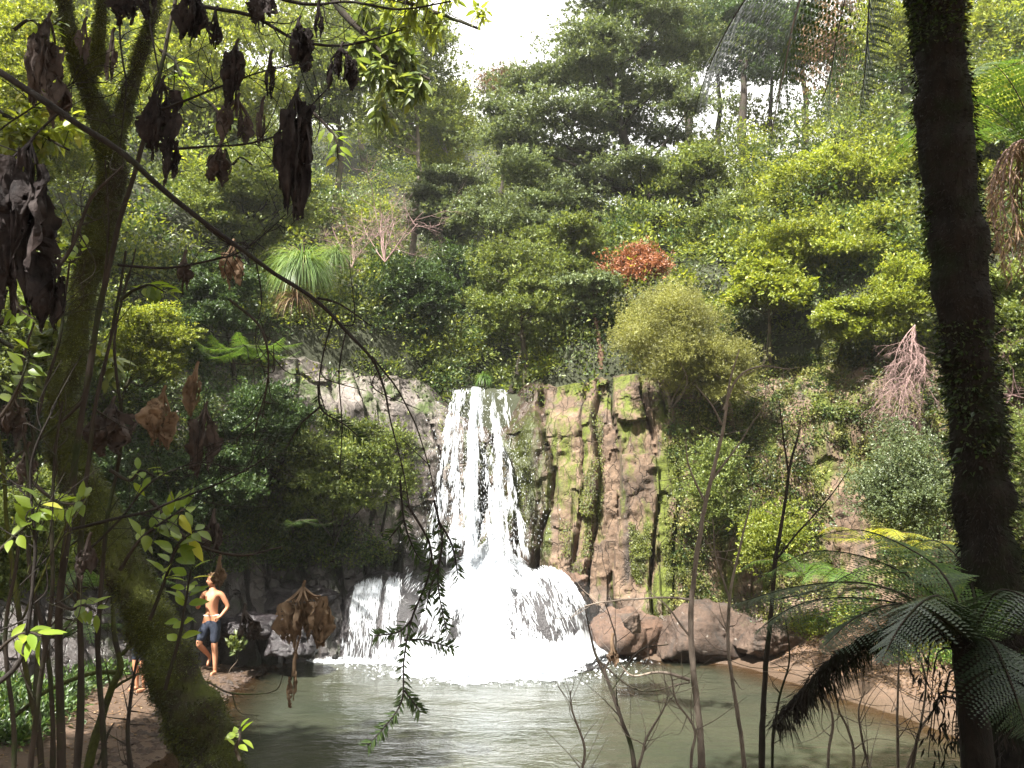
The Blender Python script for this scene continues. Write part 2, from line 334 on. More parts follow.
w1 = noise(N, L, 3.2, 4, wpos(N, L, (.7, 1.5, 1)), .55, .6); w2 = noise(N, L, 11, 3, wpos(N, L, (.7, 1.4, 1)), .6, .4)
hh = mathn(N, L, 'ADD', w1.outputs[0], mathn(N, L, 'MULTIPLY', w2.outputs[0], .28))
b = N.new('ShaderNodeBump'); b.inputs['Strength'].default_value = .34; b.inputs['Distance'].default_value = .10; L.new(hh, b.inputs['Height'])
for q in (p, gl, fr): L.new(b.outputs[0], q.inputs['Normal'])
o = N.new('ShaderNodeOutputMaterial'); L.new(mx.outputs[0], o.inputs[0])
def wz(X, Y):
    d = np.hypot(X+.5, Y-16.2); return .018*np.sin(d*5.2+fbm(np.stack([X, Y, X*0], -1), 2)*3)*np.exp(-d*.22)+.012*fbm(np.stack([X*2, Y*3, X*0], -1), 3)
tag(gridmesh('water', np.linspace(-7, 9, 200), np.linspace(5.5, 19, 200), wz, M['water'], 'depth', lambda X, Y: np.maximum(0, -H(X, Y))), kind='structure')

# ------------------------------------------------------------------ cliff (one rock face round the basin)
def cliffline(n):
    P = catmull(np.c_[CL, np.zeros(len(CL))], 600); s = np.concatenate(([0], np.cumsum(np.linalg.norm(np.diff(P, axis=0), axis=1))))
    u = np.linspace(0, s[-1], n); return np.stack([np.interp(u, s, P[:, k]) for k in range(2)], 1), u
def cells(u, w, seed):
    """jittered 1-D cells: returns cell id hash and distance to the nearest border"""
    i = np.floor(u/w); best = None
    b0 = i*w+w*(hash3(np.stack([i, i*0, i*0], -1), seed)-.5)*.7; b1 = (i+1)*w+w*(hash3(np.stack([i+1, i*0, i*0], -1), seed)-.5)*.7
    lo = np.where(u < b0, i-1, np.where(u >= b1, i+1, i))
    edge = np.minimum(np.abs(u-b0), np.abs(u-b1)); return lo, edge
def cliff_point(Cx, u, v, Nn):
    """u arclength, v 0..1 up the face"""
    x = Cx[..., 0]; zt = ztop(x)+.15; z = -.6+(zt+.6)*v
    pos = np.stack([x, Cx[..., 1], z], -1); wob = fbm(pos*.9, 3, 5)*.5
    lo, e = cells(u+wob*.40+.12*np.sin(z*1.3)+.04*fbm(pos*3, 3, 78), .72, 1.0); hcell = hash3(np.stack([lo, lo*0, lo*0], -1), 3.)
    zc = z+hcell*7+.45*wob+.35*fbm(pos*2.2, 3, 77); lz, ez = cells(zc, 2.3, 2.0); hb = hash3(np.stack([lo, lz, lo*0], -1), 4.)
    off = (hb-.5)*.42+(hcell-.5)*.62-(.34*np.exp(-(e/.045)**2))*sstep(-.6, .1, vnoise(pos*np.array((.9, .9, .5)), 21))
    blocky = sstep(.2, 1.2, z)*sstep(0, .5, zt-z)
    rid = 1-2*np.abs(fbm(pos*np.array((1.5, 1.5, .8)), 4, 31)); chip = np.abs(fbm(pos*4.2, 4, 32))
    off = off*(1-.75*sstep(3.6, 5.2, x)-.25*sstep(-1.5, -3, x))*(.35+.65*blocky)+fbm(pos*1.0, 4, 8)*.26+(rid-.5)*.05-chip*.10+fbm(pos*9, 4, 9)*.035+(hash3(np.stack([cells(u+wob*.3, .27, 6.)[0], cells(z+hcell*5+fbm(pos*3, 2, 5)*.3, .9, 7.)[0], lo*0], -1), 9.)-.5)*.13*sstep(4.4, 3.2, x)
    # apron of rock at the foot, wider on the left of the falls and on the right
    off = off+.9*sstep(2.2, .1, z)*sstep(-1.5, -4, x)+.45*sstep(1.4, 0, z)*sstep(1.0, 2.5, x)
    off = off-.12*z-.9*sstep(.75, 1.0, v)**2
    # water slot
    off = off-.55*np.exp(-((x+.76)/.88)**4)*sstep(1.5, 3, z)+.25*np.exp(-((x+.6)/1.1)**4)*sstep(3, 1, z)
    z = z-.45*np.exp(-((x+.76)/.78)**4)*sstep(.7, 1, v)
    p = np.stack([x+Nn[..., 0]*off, Cx[..., 1]+Nn[..., 1]*off, z+sstep(.8, 1, v)*fbm(pos*1.5, 4, 11)*.35], -1); return p
NU, NV = 1000, 170
Cc, Uu = cliffline(NU); Tt = nrm(np.gradient(Cc, axis=0)); Nn = np.stack([Tt[:, 1], -Tt[:, 0]], -1)
# smooth the normals so that corners do not fold
for k in range(60): Nn[1:-1] = (Nn[:-2]+2*Nn[1:-1]+Nn[2:])/4
Nn = nrm(Nn)
vv = np.linspace(0, 1, NV)
GU = np.repeat(Uu[None], NV, 0); GV = np.repeat(vv[:, None], NU, 1); GC = np.repeat(Cc[None], NV, 0); GN = np.repeat(Nn[None], NV, 0)
CP = cliff_point(GC, GU, GV, GN)
# the top rolls back into the hill
top = CP[-1].copy(); rows = [CP]
for k in range(1, 9):
    q = top.copy(); q[:, :2] -= Nn*(k*.16); q[:, 2] += .05*k+fbm(q*1.6, 4, 12)*.12-.10*k*(k > 5); rows.append(q[None])
CPX = np.concatenate(rows, 0)
i = np.arange(CPX.shape[0]*NU).reshape(-1, NU); F = np.stack([i[:-1, :-1], i[:-1, 1:], i[1:, 1:], i[1:, :-1]], -1)
mb = MB(); xm = (CPX[:-1, :-1, 0]+CPX[1:, 1:, 0])/2
mb.add(CPX.reshape(-1, 3), F.reshape(-1, 4)); cl = mb.build('cliff', [M['rock_r'], M['rock_l']])
cl.data.polygons.foreach_set('material_index', (xm < -1.2).astype(np.int32).ravel()); cl.data.set_sharp_from_angle(angle=R(40)) if hasattr(cl.data, 'set_sharp_from_angle') else None
tag(cl, kind='structure')
def cliff_sample(rng, n, x0, x1, z0, z1):
    ii = np.where((Cc[:, 0] > x0) & (Cc[:, 0] < x1))[0]; a = rng.choice(ii, n); vz = rng.uniform(z0, z1, n); zt = ztop(Cc[a, 0])+.15
    b = np.clip(((vz+.6)/(zt+.6)*(NV-1)).astype(int), 0, NV-1); return CP[b, a], np.c_[Nn[a], np.full(n, .15)]

# ------------------------------------------------------------------ vegetation generators
def gen_blobs(rng, c, rad, k, br, flat, shell=.75):
    u = rvec(rng, k); r = rng.uniform(shell**3, 1, k)**(1/3); r[:k//4] *= rng.uniform(.2, .8, k//4)
    P = np.asarray(c)+u*r[:, None]*np.asarray(rad)*(1-br/max(rad)*.55); s = br*rng.uniform(.55, 1.35, k)
    return np.c_[P, s, s, s*flat*rng.uniform(.8, 1.3, k)]
def fill_blobs(mb, rng, B, n, L, W, mi=0, tuft=7, up=.6, spread=.5, droop=0.0):
    area = B[:, 3]*B[:, 4]; cnt = np.maximum(1, (n/tuft*area/area.sum())).astype(int); b = np.repeat(np.arange(len(B)), cnt); m = len(b)
    u = rvec(rng, m); u[:, 2] = np.where(u[:, 2] < -.25, -u[:, 2], u[:, 2]); u = nrm(u)
    C = B[b, :3]; rad = B[b, 3:6]; out = .93+.62*vnoise(C*3+u*2.4, 2)+.34*vnoise(C+u*6, 4)
    r = np.clip(rng.uniform(.35, 1.08, m), 0, 1.05)*out; T = C+u*rad*r[:, None]
    O = nrm(u*rad/rad.max(1, keepdims=True)+np.array((0, 0, .15)))
    k = np.repeat(np.arange(m), tuft); nn = len(k); D = nrm(O[k]*.7+rvec(rng, nn)*.85+np.array((0, 0, -droop)))
    P = T[k]+rvec(rng, nn)*L*spread; N = nrm(rvec(rng, nn)*(1-up)+np.array((0, 0, 1.))*up+O[k]*.35)
    sc_ = rng.uniform(.65, 1.25, nn); leaves(mb, P, D, N, L*sc_, W*sc_, mi)
def skeleton(mb, rng, base, blobs, r0, lean=None, nl=26, seg=7, fork=.35):
    base = np.asarray(base, float); B = blobs; c = B[:, :3].mean(0); topz = B[:, 2].max(); bot = B[:, 2].min()
    tp = np.array((c[0], c[1], topz-(topz-bot)*.25)); mid = base*.5+tp*.5+(np.asarray(lean) if lean is not None else rng.normal(size=3)*.06*(topz-base[2])*np.array((1, 1, 0)))
    C, rr, _, _ = tube(mb, [base-np.array((0, 0, .5)), base, mid, tp], [r0*1.35, r0, r0*.66, r0*.2], 10, 26, 0, .2, 5, rng.uniform(0, 99), .05*(topz-base[2])/3)
    idx = rng.permutation(len(B))[:nl]
    for j in idx:
        e = B[j, :3]; ok = np.where(C[:, 2] < e[2]+.05)[0]; ok = ok[ok > len(C)*fork] if (ok > len(C)*fork).any() else np.array([int(len(C)*fork)])
        d = np.linalg.norm(C[ok]-e, axis=1)+np.abs(C[ok][:, 2]-(e[2]-.6*np.linalg.norm(C[ok][:, :2]-e[:2], axis=1)))*.8; s = ok[np.argmin(d)]
        a = C[s]; mi_ = (a+e)/2+np.array((0, 0, -.06))*np.linalg.norm(e-a)+rng.normal(size=3)*.05*np.linalg.norm(e-a)
        tube(mb, [a, mi_, e], [rr[s]*.55, rr[s]*.32, .012], 6, 9, 0, .1, 5, rng.uniform(0, 99), .04)
def px2m(Y): return Y/FPX
def tree(name, label, cat, px, py, rw, rh, Y, leafm, bark='bark', k=40, br=.16, flat=.4, n=16000, L=.09, W=.05, r0=.12, seed=1, base=None, nl=24, group=None, depthr=.8, up=.6, shell=.75, lean=None, fork=.35, blobs=None, tuft=7, droop=0., wall=False):
    rw, rh, k, n, flat = rw*1.10, rh*1.18, int(k*1.6), int(n*1.6), flat*1.35
    rng = np.random.default_rng(seed); c = at(px, py, Y); s = px2m(Y); rad = np.array((rw*s, rw*s*depthr, rh*s))
    B = gen_blobs(rng, c, rad, k, br*max(rad), flat, shell)
    if blobs is not None:
        B = np.array([[*at(b[0], b[1], Y+rng.uniform(-.8, .8)*rw*s*.5), b[2]*s, b[2]*s*.8, b[3]*s] for b in blobs])
    if base is None: bx, by = c[0]+rng.uniform(-.3, .3), c[1]+.3
    else: q = at(base[0], base[1], base[2] if len(base) > 2 else Y); bx, by = q[0], q[1]
    bz = float(H(bx, by))
    if wall:
        q = c+np.array((0, .8, -rad[2]*.9)); j = np.argmin(np.linalg.norm(CP.reshape(-1, 3)-q, axis=1)); bx, by, bz = CP.reshape(-1, 3)[j]
    t = thing(name, label, cat, (bx, by, bz), group)
    m1 = MB(); skeleton(m1, rng, (bx, by, bz), B, r0, lean, nl, fork=0.1 if wall else fork); m1.build('trunk', M[bark], t)
    m2 = MB(); fill_blobs(m2, rng, B, n, L, W, 0, tuft, up, droop=droop); m2.build('crown', M[leafm], t); return t

# ------------------------------------------------------------------ waterfall
def watermat(name, lo, hi, sx, sz, seed, a0=0.0, rough=.25):
    m, nt, N, L = newmat(name); g = N.new('ShaderNodeNewGeometry'); mp = N.new('ShaderNodeMapping'); L.new(g.outputs['Position'], mp.inputs[0])
    mp.inputs['Scale'].default_value = (sx, sx*.8, sz); mp.inputs['Location'].default_value = (seed, seed*.7, 0)
    t = noise(N, L, 1.0, 7, mp.outputs[0], .68, .5); t2 = noise(N, L, 7, 4, wpos(N, L, (1.6, 1, .8)), .65)
    at_ = N.new('ShaderNodeAttribute'); at_.attribute_name = 'dens'
    v = mathn(N, L, 'ADD', mathn(N, L, 'ADD', mathn(N, L, 'MULTIPLY', t.outputs[0], .75), mathn(N, L, 'MULTIPLY', t2.outputs[0], .25)), at_.outputs['Fac'])
    al = maprange(N, L, v, lo, hi, a0, 1)
    p = N.new('ShaderNodeBsdfPrincipled'); p.inputs['Base Color'].default_value = (.74, .77, .81, 1); p.inputs['Roughness'].default_value = rough
    tl = N.new('ShaderNodeBsdfTranslucent'); tl.inputs[0].default_value = (.74, .77, .81, 1); ms = N.new('ShaderNodeMixShader'); ms.inputs[0].default_value = .3
    b = N.new('ShaderNodeBump'); b.inputs['Strength'].default_value = .7; b.inputs['Distance'].default_value = .06; L.new(v, b.inputs['Height']); L.new(b.outputs[0], p.inputs['Normal'])
    L.new(p.outputs[0], ms.inputs[1]); L.new(tl.outputs[0], ms.inputs[2])
    tr = N.new('ShaderNodeBsdfTransparent'); mx = N.new('ShaderNodeMixShader'); L.new(al, mx.inputs[0]); L.new(tr.outputs[0], mx.inputs[1]); L.new(ms.outputs[0], mx.inputs[2])
    o = N.new('ShaderNodeOutputMaterial'); L.new(mx.outputs[0], o.inputs[0]); return m
M['fall'] = watermat('falling_water', .50, .60, 9, .9, 3.1)
M['fall2'] = watermat('falling_water_thin', .54, .62, 14, 1.3, 9.4)
M['foam'] = watermat('foam', .46, .56, 5.0, 5.0, 1.7, 0, .5)
M['drop'] = plainmat('spray_drops', (.72, .76, .81), (.80, .82, .85), 9, .3, .5, .1, .01, .3)
wf = thing('waterfall', 'white waterfall dropping from the cliff notch and fanning over a rounded rock', 'waterfall', (-.6, 17.6, 0))
rng = np.random.default_rng(5)
YT, YB = 18.55, 17.55
def fall_x(s, v):   # s -1..1 across, v 0 (lip) .. 1 (foot of the upper drop)
    zt = 5.84-.07*np.abs(s); z = zt+(2.2-zt)*v
    xl = -1.42+(-1.78+1.42)*v**.9; xr = -.10+(.34+.10)*v**1.1
    return xl+(xr-xl)*(s*.5+.5), z
def fall_y(s, v, k=0): return YT-.55*np.minimum(1, v*8)*.5-.75*v-.12*k+.1*np.sin(s*9+k)*v
def fdens(s):
    return .24*np.exp(-((s+.14)/.12)**2)-.095+.05*np.exp(-((s-.72)/.10)**2)+.04*np.exp(-((s+.8)/.12)**2)-.12*np.exp(-((s-.33)/.2)**2)
def fdens_old(s):    # thick white column left of the middle, lace on both sides
    return .22*np.exp(-((s+.12)/.17)**2)-.02+.06*np.exp(-((s-.72)/.12)**2)+.04*np.exp(-((s+.8)/.15)**2)-.10*np.exp(-((s-.33)/.17)**2)
up_ = MB()
for k in range(3):
    S, V = np.meshgrid(np.linspace(-1, 1, 90), np.linspace(-.12, 1.04, 120)); Vc = np.maximum(V, 0); X, Z = fall_x(S, Vc)
    Y = fall_y(S, Vc, k)+np.where(V < 0, -V*7, 0)+.05*fbm(np.stack([X*6, Z*.7, X*0+k], -1), 3, k); Z = Z-np.where(V < 0, .02*k, 0)+.03*fbm(np.stack([X*4, Z, X*0+k], -1), 3)
    i = np.arange(S.size).reshape(S.shape); F = np.stack([i[:-1, :-1], i[:-1, 1:], i[1:, 1:], i[1:, :-1]], -1).reshape(-1, 4)
    dens = fdens(S)-.02*k-.10*np.exp(-((1-np.abs(S))/.06)**2)+.06*np.exp(-(Vc/.08)**2)
    up_.add(np.stack([X, Y, Z], -1), F, 0 if k == 0 else 1, True, dens)
def streaks(mb, X, Y, Z, D, Ln, Wd, mi):
    n = len(X); P = np.stack([X, Y, Z], -1); N_ = nrm(np.c_[rng.normal(size=n)*.5, -np.ones(n), rng.normal(size=n)*.3]); leaves(mb, P, D, N_, Ln, Wd, mi, .3)
n = 17000; s = np.clip(np.where(rng.random(n) < .30, rng.normal(-.14, .12, n), rng.uniform(-1, 1, n)), -1, 1); v = rng.random(n)**.85
wv_ = s*7+.5*np.sin(v*9+s*3); strand = .7*vnoise(np.stack([wv_, v*1.3, s*0], -1), 3)+.75*np.abs(vnoise(np.stack([s*11, v*9, s*0], -1), 5))+.5*vnoise(np.stack([s*26, v*14, s*0], -1), 6); keep = (strand > .44) | ((np.abs(s+.14) < .12) & (strand > -.2))
s, v = s[keep], v[keep]; n = len(s); X, Z = fall_x(s, v)
D = np.c_[(s*.10), -.10*np.ones(n), -np.ones(n)]+rng.normal(size=(n, 3))*.13
streaks(up_, X, fall_y(s, v)-rng.uniform(-.12, .30, n), Z, D, rng.uniform(.06, .34, n)*(0.6+.5*v), rng.uniform(.006, .019, n), 2)
n = 3500; s = rng.normal(0, .62, n); v = rng.random(n)**.6; X, Z = fall_x(s, v)      # loose drops round the curtain
streaks(up_, X, fall_y(np.clip(s, -1, 1), v)-rng.uniform(-.1, .55, n), Z, rng.normal(size=(n, 3))*.4+np.array((0, 0, -1.)), rng.uniform(.015, .07, n), rng.uniform(.006, .013, n), 2)
up_.build('upper_curtain', [M['fall'], M['fall2'], M['drop']], wf, 'dens')
# rounded rock under the lower cascade
def dome(x, y):
    """height of the rock that the lower water runs over"""
    a = ((x+.45)/2.05); b = (y-18.3)/2.55; r = np.sqrt(a*a+b*b); h = 2.32*np.clip(1-r**1.12, 0, 1)**.92
    h2 = 1.62*np.clip(1-((x-.72)/.98)**2-((y-17.2)/.95)**2, 0, 1)**.6
    h3 = 1.62*np.clip(1-np.abs((x+2.75)/1.2)**2.6-np.abs((y-18.2)/1.35)**2.6, 0, 1)**.45
    h4 = 1.2*np.clip(1-((x+1.35)/.6)**2-((y-16.75)/.7)**2, 0, 1)**.5
    h5 = .75*np.clip(1-np.sqrt(((x+.2)/2.5)**2+((y-17.3)/1.95)**2), 0, 1)**1.1+0*h
    return np.maximum(np.maximum(np.maximum(h, h3), np.maximum(h2*1.0, h4)), h5*1.6)
def sheet(x0, x1, y0, y1, nx, ny, f, lift):
    X, Y = np.meshgrid(np.linspace(x0, x1, nx), np.linspace(y0, y1, ny)); Z = f(X, Y)+lift
    i = np.arange(X.size).reshape(X.shape); F = np.stack([i[:-1, :-1], i[:-1, 1:], i[1:, 1:], i[1:, :-1]], -1).reshape(-1, 4); return X, Y, Z, F
rb = MB(); X, Y, Z, F = sheet(-4.2, 2.0, 15.4, 19, 150, 110, lambda x, y: dome(x, y), 0); P = np.stack([X, Y, Z], -1)
P[..., 2] += fbm(P*1.8, 5, 3)*.20-.06-.5*(Z < .02); rb.add(P, F)
tag(rb.build('plunge_rock', M['rock_wet']), 'rounded wet rock mound under the falling water at the foot of the falls', 'rock')
lc = MB(); X, Y, Z, F = sheet(-2.7, 2.3, 15.0, 18.6, 170, 130, lambda x, y: dome(x, y), .10)
P = np.stack([X, Y, Z], -1); P[..., 2] += fbm(P*np.array((3.5, 3.5, 1)), 4, 4)*.12+.05; P[..., 2] -= .12*(1-sstep(0, .35, Z-.1))
dn = -.02+.24*np.exp(-((X+.50)/.50)**2)+.15*(Z < .50)+.05*(X > .1)-.20*np.exp(-((X-.62)**2/.24+(Y-16.45)**2/.28))-.24*np.exp(-((X+1.40)**2/.10+(Y-16.2)**2/.10))-.5*sstep(-1.75, -2.05, X)*(Z > .45)-.9*sstep(.95, 1.1, np.sqrt(((X+.25)/2.4)**2+((Y-17.9)/2.7)**2))+.10*(Z < .5)+.10*fbm(P*1.5, 3, 6)
lc.add(P, F, 0, True, dn)
n = 13000; a = rng.uniform(math.pi, TAU, n); r = rng.uniform(.1, 1.0, n)**.7; X = -.45+2.05*r*np.cos(a); Y = 18.1+2.5*r*np.sin(a); Z = dome(X, Y)+rng.uniform(.05, .28, n)
D = np.c_[np.cos(a)*.8, np.sin(a)*.8, -.3-1.2*r]+rng.normal(size=(n, 3))*.2
keep = (rng.random(n) > .55*np.exp(-((X-.62)**2/.28+(Y-16.5)**2/.5))-.0+.9*(X < -1.75)) & ((vnoise(np.stack([a*14, r*2, a*0], -1), 2) > .05) | (np.abs(X+.5) < .45) | ((X > .1) & (vnoise(np.stack([a*30, r*3, a*0], -1), 4) > -.05))); streaks(lc, X[keep], Y[keep], Z[keep], D[keep], rng.uniform(.06, .30, keep.sum()), rng.uniform(.007, .020, keep.sum()), 1)
lc.build('lower_cascade', [M['fall'], M['drop']], wf, 'dens')
sc_ = MB(); X, Y, Z, F = sheet(-3.95, -1.9, 16.6, 18.3, 100, 80, lambda x, y: dome(x, y), .05)
dn = -.07+.08*(Z < .45)-.35*(X > -2.35)-.25*(Y > 17.6)+.07*np.sin(X*9); sc_.add(np.stack([X, Y, Z], -1), F, 0, True, dn)
n = 3600; X = rng.uniform(-3.9, -2.25, n); Y = rng.uniform(16.75, 17.6, n); Z = dome(X, Y)+rng.uniform(.03, .12, n); k = vnoise(np.stack([X*7, X*0, X*0], -1), 2) > -.1
streaks(sc_, X[k], Y[k], Z[k], (np.c_[X*0, X*0-.25, X*0-1.]+rng.normal(size=(n, 3))*.15)[k], rng.uniform(.06, .34, n)[k], rng.uniform(.005, .013, n)[k], 1)
sc_.build('side_cascade', [M['fall2'], M['drop']], wf, 'dens')
fm = MB(); X, Y = np.meshgrid(np.linspace(-4.6, 3.2, 210), np.linspace(14.0, 17.8, 130)); q = np.sqrt(((X+.30)/2.6)**2+((Y-16.7)/2.0)**2)+.30*fbm(np.stack([X*1.3, Y*1.3, X*0], -1), 4)
q2 = np.sqrt(((X+3.1)/1.35)**2+((Y-16.85)/.45)**2); dn = np.maximum(.34*(1-sstep(.55, 1.02, q))-.24*sstep(.72, 1.12, q), .08-.38*sstep(.6, 1.1, q2)); Z = .020+.16*np.maximum(0, .75-q)*(1+fbm(np.stack([X*5, Y*5, X*0], -1), 3))+wz(X, Y)
i = np.arange(X.size).reshape(X.shape); fm.add(np.stack([X, Y, Z], -1), np.stack([i[:-1, :-1], i[:-1, 1:], i[1:, 1:], i[1:, :-1]], -1).reshape(-1, 4), 0, True, dn)
n = 5000; a = rng.uniform(0, TAU, n); r = np.abs(rng.normal(0, .62, n)); X = -.3+2.6*r*np.cos(a); Y = np.minimum(16.7+1.9*r*np.sin(a), 17.4); k = r < 1.25
leaves(fm, np.stack([X, Y, .05+rng.random(n)**3*.35*np.clip(1.1-r, 0, 1)+rng.random(n)*.01], -1)[k], (rvec(rng, n)*np.array((1, .6, .5)))[k], rvec(rng, n)[k], rng.uniform(.02, .09, n)[k], rng.uniform(.02, .06, n)[k], 1)
fm.build('foam', [M['foam'], M['drop']], wf, 'dens')

m, nt, N, L = newmat('spray_mist'); pv = N.new('ShaderNodeVolumePrincipled'); pv.inputs['Density'].default_value = .035; pv.inputs['Color'].default_value = (.95, .96, .98, 1); o = N.new('ShaderNodeOutputMaterial'); L.new(pv.outputs[0], o.inputs['Volume'])
th, ph = np.meshgrid(np.linspace(0, TAU, 40, endpoint=False), np.linspace(.01, math.pi-.01, 24)); P = np.stack([np.sin(ph)*np.cos(th)*2.7-.4, np.sin(ph)*np.sin(th)*1.15+16.2, np.cos(ph)*1.25+.75], -1); i = np.arange(40*24).reshape(24, 40); nx = np.roll(i, -1, 1)
mb = MB(); mb.add(P, np.stack([i[:-1], i[1:], nx[1:], nx[:-1]], -1).reshape(-1, 4)); tag(mb.build('spray_mist', m), 'soft white spray drifting round the foot of the falls', 'mist', kind='stuff')

# ------------------------------------------------------------------ boulders
def rock(name, label, px, py, rw, rh, Y, mat, seed, dz=None, depth=.9, cat='rock', ang=0.3, sq=.82):
    c = at(px, py, Y); s = px2m(Y); m = 130; th, ph = np.meshgrid(np.linspace(0, TAU, m, endpoint=False), np.linspace(0, math.pi, m//2))
    U = np.stack([np.sin(ph)*np.cos(th), np.sin(ph)*np.sin(th), np.cos(ph)], -1)
    U = np.sign(U)*np.abs(U)**sq
    rad = np.array((rw*s, rw*s*depth, rh*s)); d = 1+(.34 if sq > .7 else .20)*fbm(U*1.4+seed, 5, seed)
    # facets
    rg = np.random.default_rng(seed)
    for k in range(24):
        nn = nrm(rg.normal(size=3)); t = rg.uniform(.55, .86); h = U@nn; d = np.where(h*d > t, np.minimum(d, t/np.maximum(h, .01)*.96+d*.04), d)
    P = U*d[..., None]*rad; P = P+nrm(U)*(fbm(P*4.5+seed, 6, seed)*.12*min(1, rw*s*1.5)-.16*np.abs(fbm(P*2.2+seed, 5, 7))*min(1, rw*s*1.5)+.03*(hash3(np.floor(P*np.array((2.2, 2.2, 5))+.4*fbm(P*3, 2, 4)[..., None]), 3)-.5))[..., None]
    ca, sa = math.cos(ang), math.sin(ang); P = np.stack([P[..., 0]*ca-P[..., 1]*sa*.4, P[..., 0]*sa*.4+P[..., 1]*ca, P[..., 2]], -1)+c
    i = np.arange(m*(m//2)).reshape(m//2, m); nx = np.roll(i, -1, 1); mb = MB(); mb.add(P, np.stack([i[:-1], i[1:], nx[1:], nx[:-1]], -1).reshape(-1, 4))
    return tag(mb.build(name, M[mat]), label, cat)
rock('boulder', 'dark grey boulder at the water edge under the hanging tan dead leaves', 292, 640, 38, 22, 15.6, 'rock_wet', 3)
rock('rock_ledge', 'broad low reddish brown rock ledge just right of the waterfall foam', 622, 634, 58, 36, 17.5, 'rock_red', 11, depth=.9, sq=.5, ang=-.1)
rock('boulder', 'rounded brown boulder against the cliff foot right beside the falling water', 566, 584, 30, 17, 17.9, 'rock_red', 8)
rock('rock_ledge', 'long low grey brown rock ledge in the middle of the right shore', 700, 642, 74, 40, 17.3, 'boulder', 21, depth=.7, sq=.5, ang=.05)
rock('boulder', 'low brown boulder at the right end of the shore rock ledges', 766, 640, 40, 20, 16.4, 'boulder', 31, depth=1.0)
rock('boulder', 'small pale angular rock wedged in front of the reddish slab', 632, 622, 15, 14, 16.2, 'boulder', 41)
rock('boulder', 'low flat wet rock at the left foot of the cliff behind the man', 250, 628, 50, 14, 15.9, 'rock_wet', 51)
rock('boulder', 'dark wet sloping rock shelf left of the small side cascade', 290, 596, 70, 20, 17.5, 'rock_wet', 61, depth=.8)
rg = np.random.default_rng(77); mb = MB(); nst = 900       # pebbles and cobbles along the left shore
for k in range(nst):
    yy = rg.uniform(9.3, 17); xx = -4.75+rg.normal()*.32-.1; z = float(H(xx, yy)); r = abs(rg.normal())*.035+.015
    u = rvec(rg, 14); u = np.array([(1, 0, 0), (-1, 0, 0), (0, 1, 0), (0, -1, 0), (0, 0, 1), (0, 0, -1)], float)*rg.uniform(.6, 1.2, (6, 1))*r*np.array((1.3, 1, .6))+np.array((xx, yy, z))
    mb.add(u, [[0, 2, 4], [2, 1, 4], [1, 3, 4], [3, 0, 4], [2, 0, 5], [1, 2, 5], [3, 1, 5], [0, 3, 5]], 0, False)
tag(mb.build('gravel', M['boulder']), 'loose stones scattered along the left edge of the pool', 'gravel', kind='stuff')
# leaf litter
rg = np.random.default_rng(78); mb = MB()
x = rg.uniform(-12, 12, 150000); y = rg.uniform(7, 18, 150000); ps = pool_sd(x, y); sd = cliff_sd(x, y); k = (ps > .15) & (sd < 0) & ((x > 0) | (rg.random(150000) < .15)) & (vnoise(np.stack([x*1.3, y*1.3, x*0], -1)) > -.5+.6*(ps < .5)); x, y = x[k], y[k]; n = len(x)
P = np.stack([x, y, H(x, y)+.008], -1); leaves(mb, P, rvec(rg, n)*np.array((1, 1, .15)), rvec(rg, n)*.3+np.array((0, 0, 1.)), rg.uniform(.03, .09, n), rg.uniform(.015, .04, n), 0, .3)
tag(mb.build('leaf_litter', M['lf_dry']), 'brown fallen leaves lying over the muddy banks of the pool', 'leaf litter', kind='stuff')

# ------------------------------------------------------------------ undergrowth over the hill (one mass) and on the cliffs
def carpet(name, label, P, Nn_, rng, mat, n_per, rad, L, W, up=.5, kind='stuff', cat='undergrowth'):
    mb = MB(); mats = mat if isinstance(mat, (list, tuple)) else [mat]; m = len(P); rad = np.asarray(rad)*np.ones(m); cls = rng.integers(0, len(mats), m)
    for q in range(len(mats)):
        s_ = np.where(cls == q)[0]; k = np.repeat(s_, n_per); nn = len(k); u = rvec(rng, nn); u = u*np.sign((u*Nn_[k]).sum(1, keepdims=True)+.3)
        T = P[k]+u*rad[k, None]*rng.uniform(.3, 1, nn)[:, None]*np.array((1, 1, .7)); D = nrm(u+rvec(rng, nn)*.8); N = nrm(rvec(rng, nn)*(1-up)+np.array((0, 0, up))+Nn_[k]*.3); sc2 = rng.uniform(.6, 1.3, nn)
        leaves(mb, T, D, N, L*sc2, W*sc2, q)
    return tag(mb.build(name, [M[a] for a in mats]), label, cat, kind=kind)
rng = np.random.default_rng(9); n = 7600; x = rng.uniform(-28, 28, n*4); y = rng.uniform(6, 46, n*4); sd = cliff_sd(x, y); k = (sd > .9) & (np.abs(x) < y*.72+2) & (rng.random(n*4) < np.clip(1.7-y/34, .22, 1)) & ~((np.abs(x+.6) < .9) & (y < 24)); x, y = x[k][:n], y[k][:n]
bil = 1-np.abs(fbm(np.stack([x*.42, y*.42, x*0], -1), 3, 41))*2.6; P = np.stack([x, y, H(x, y)+.15+np.clip(bil, 0, 1)**1.4*2.6*sstep(.8, 4, cliff_sd(x, y))*rng.uniform(.55, 1, len(x))], -1)
carpet('undergrowth', 'dark leafy undergrowth covering the steep slopes above the cliff', P, np.tile((0, -.4, .9), (len(P), 1)), rng, ['lf_dark', 'lf_mid', 'lf_blue', 'lf_mid', 'lf_bright'], 90, rng.uniform(.35, .85, len(P)), .12, .065)
P, Nv = cliff_sample(rng, 4200, 3.6, 12, .5, 7.7); k = vnoise(P*.6, 3) > -.45+.55*np.exp(-((P[:, 0]-6.9)/.9)**2)*(P[:, 2] < 4.5); P, Nv = P[k], Nv[k]
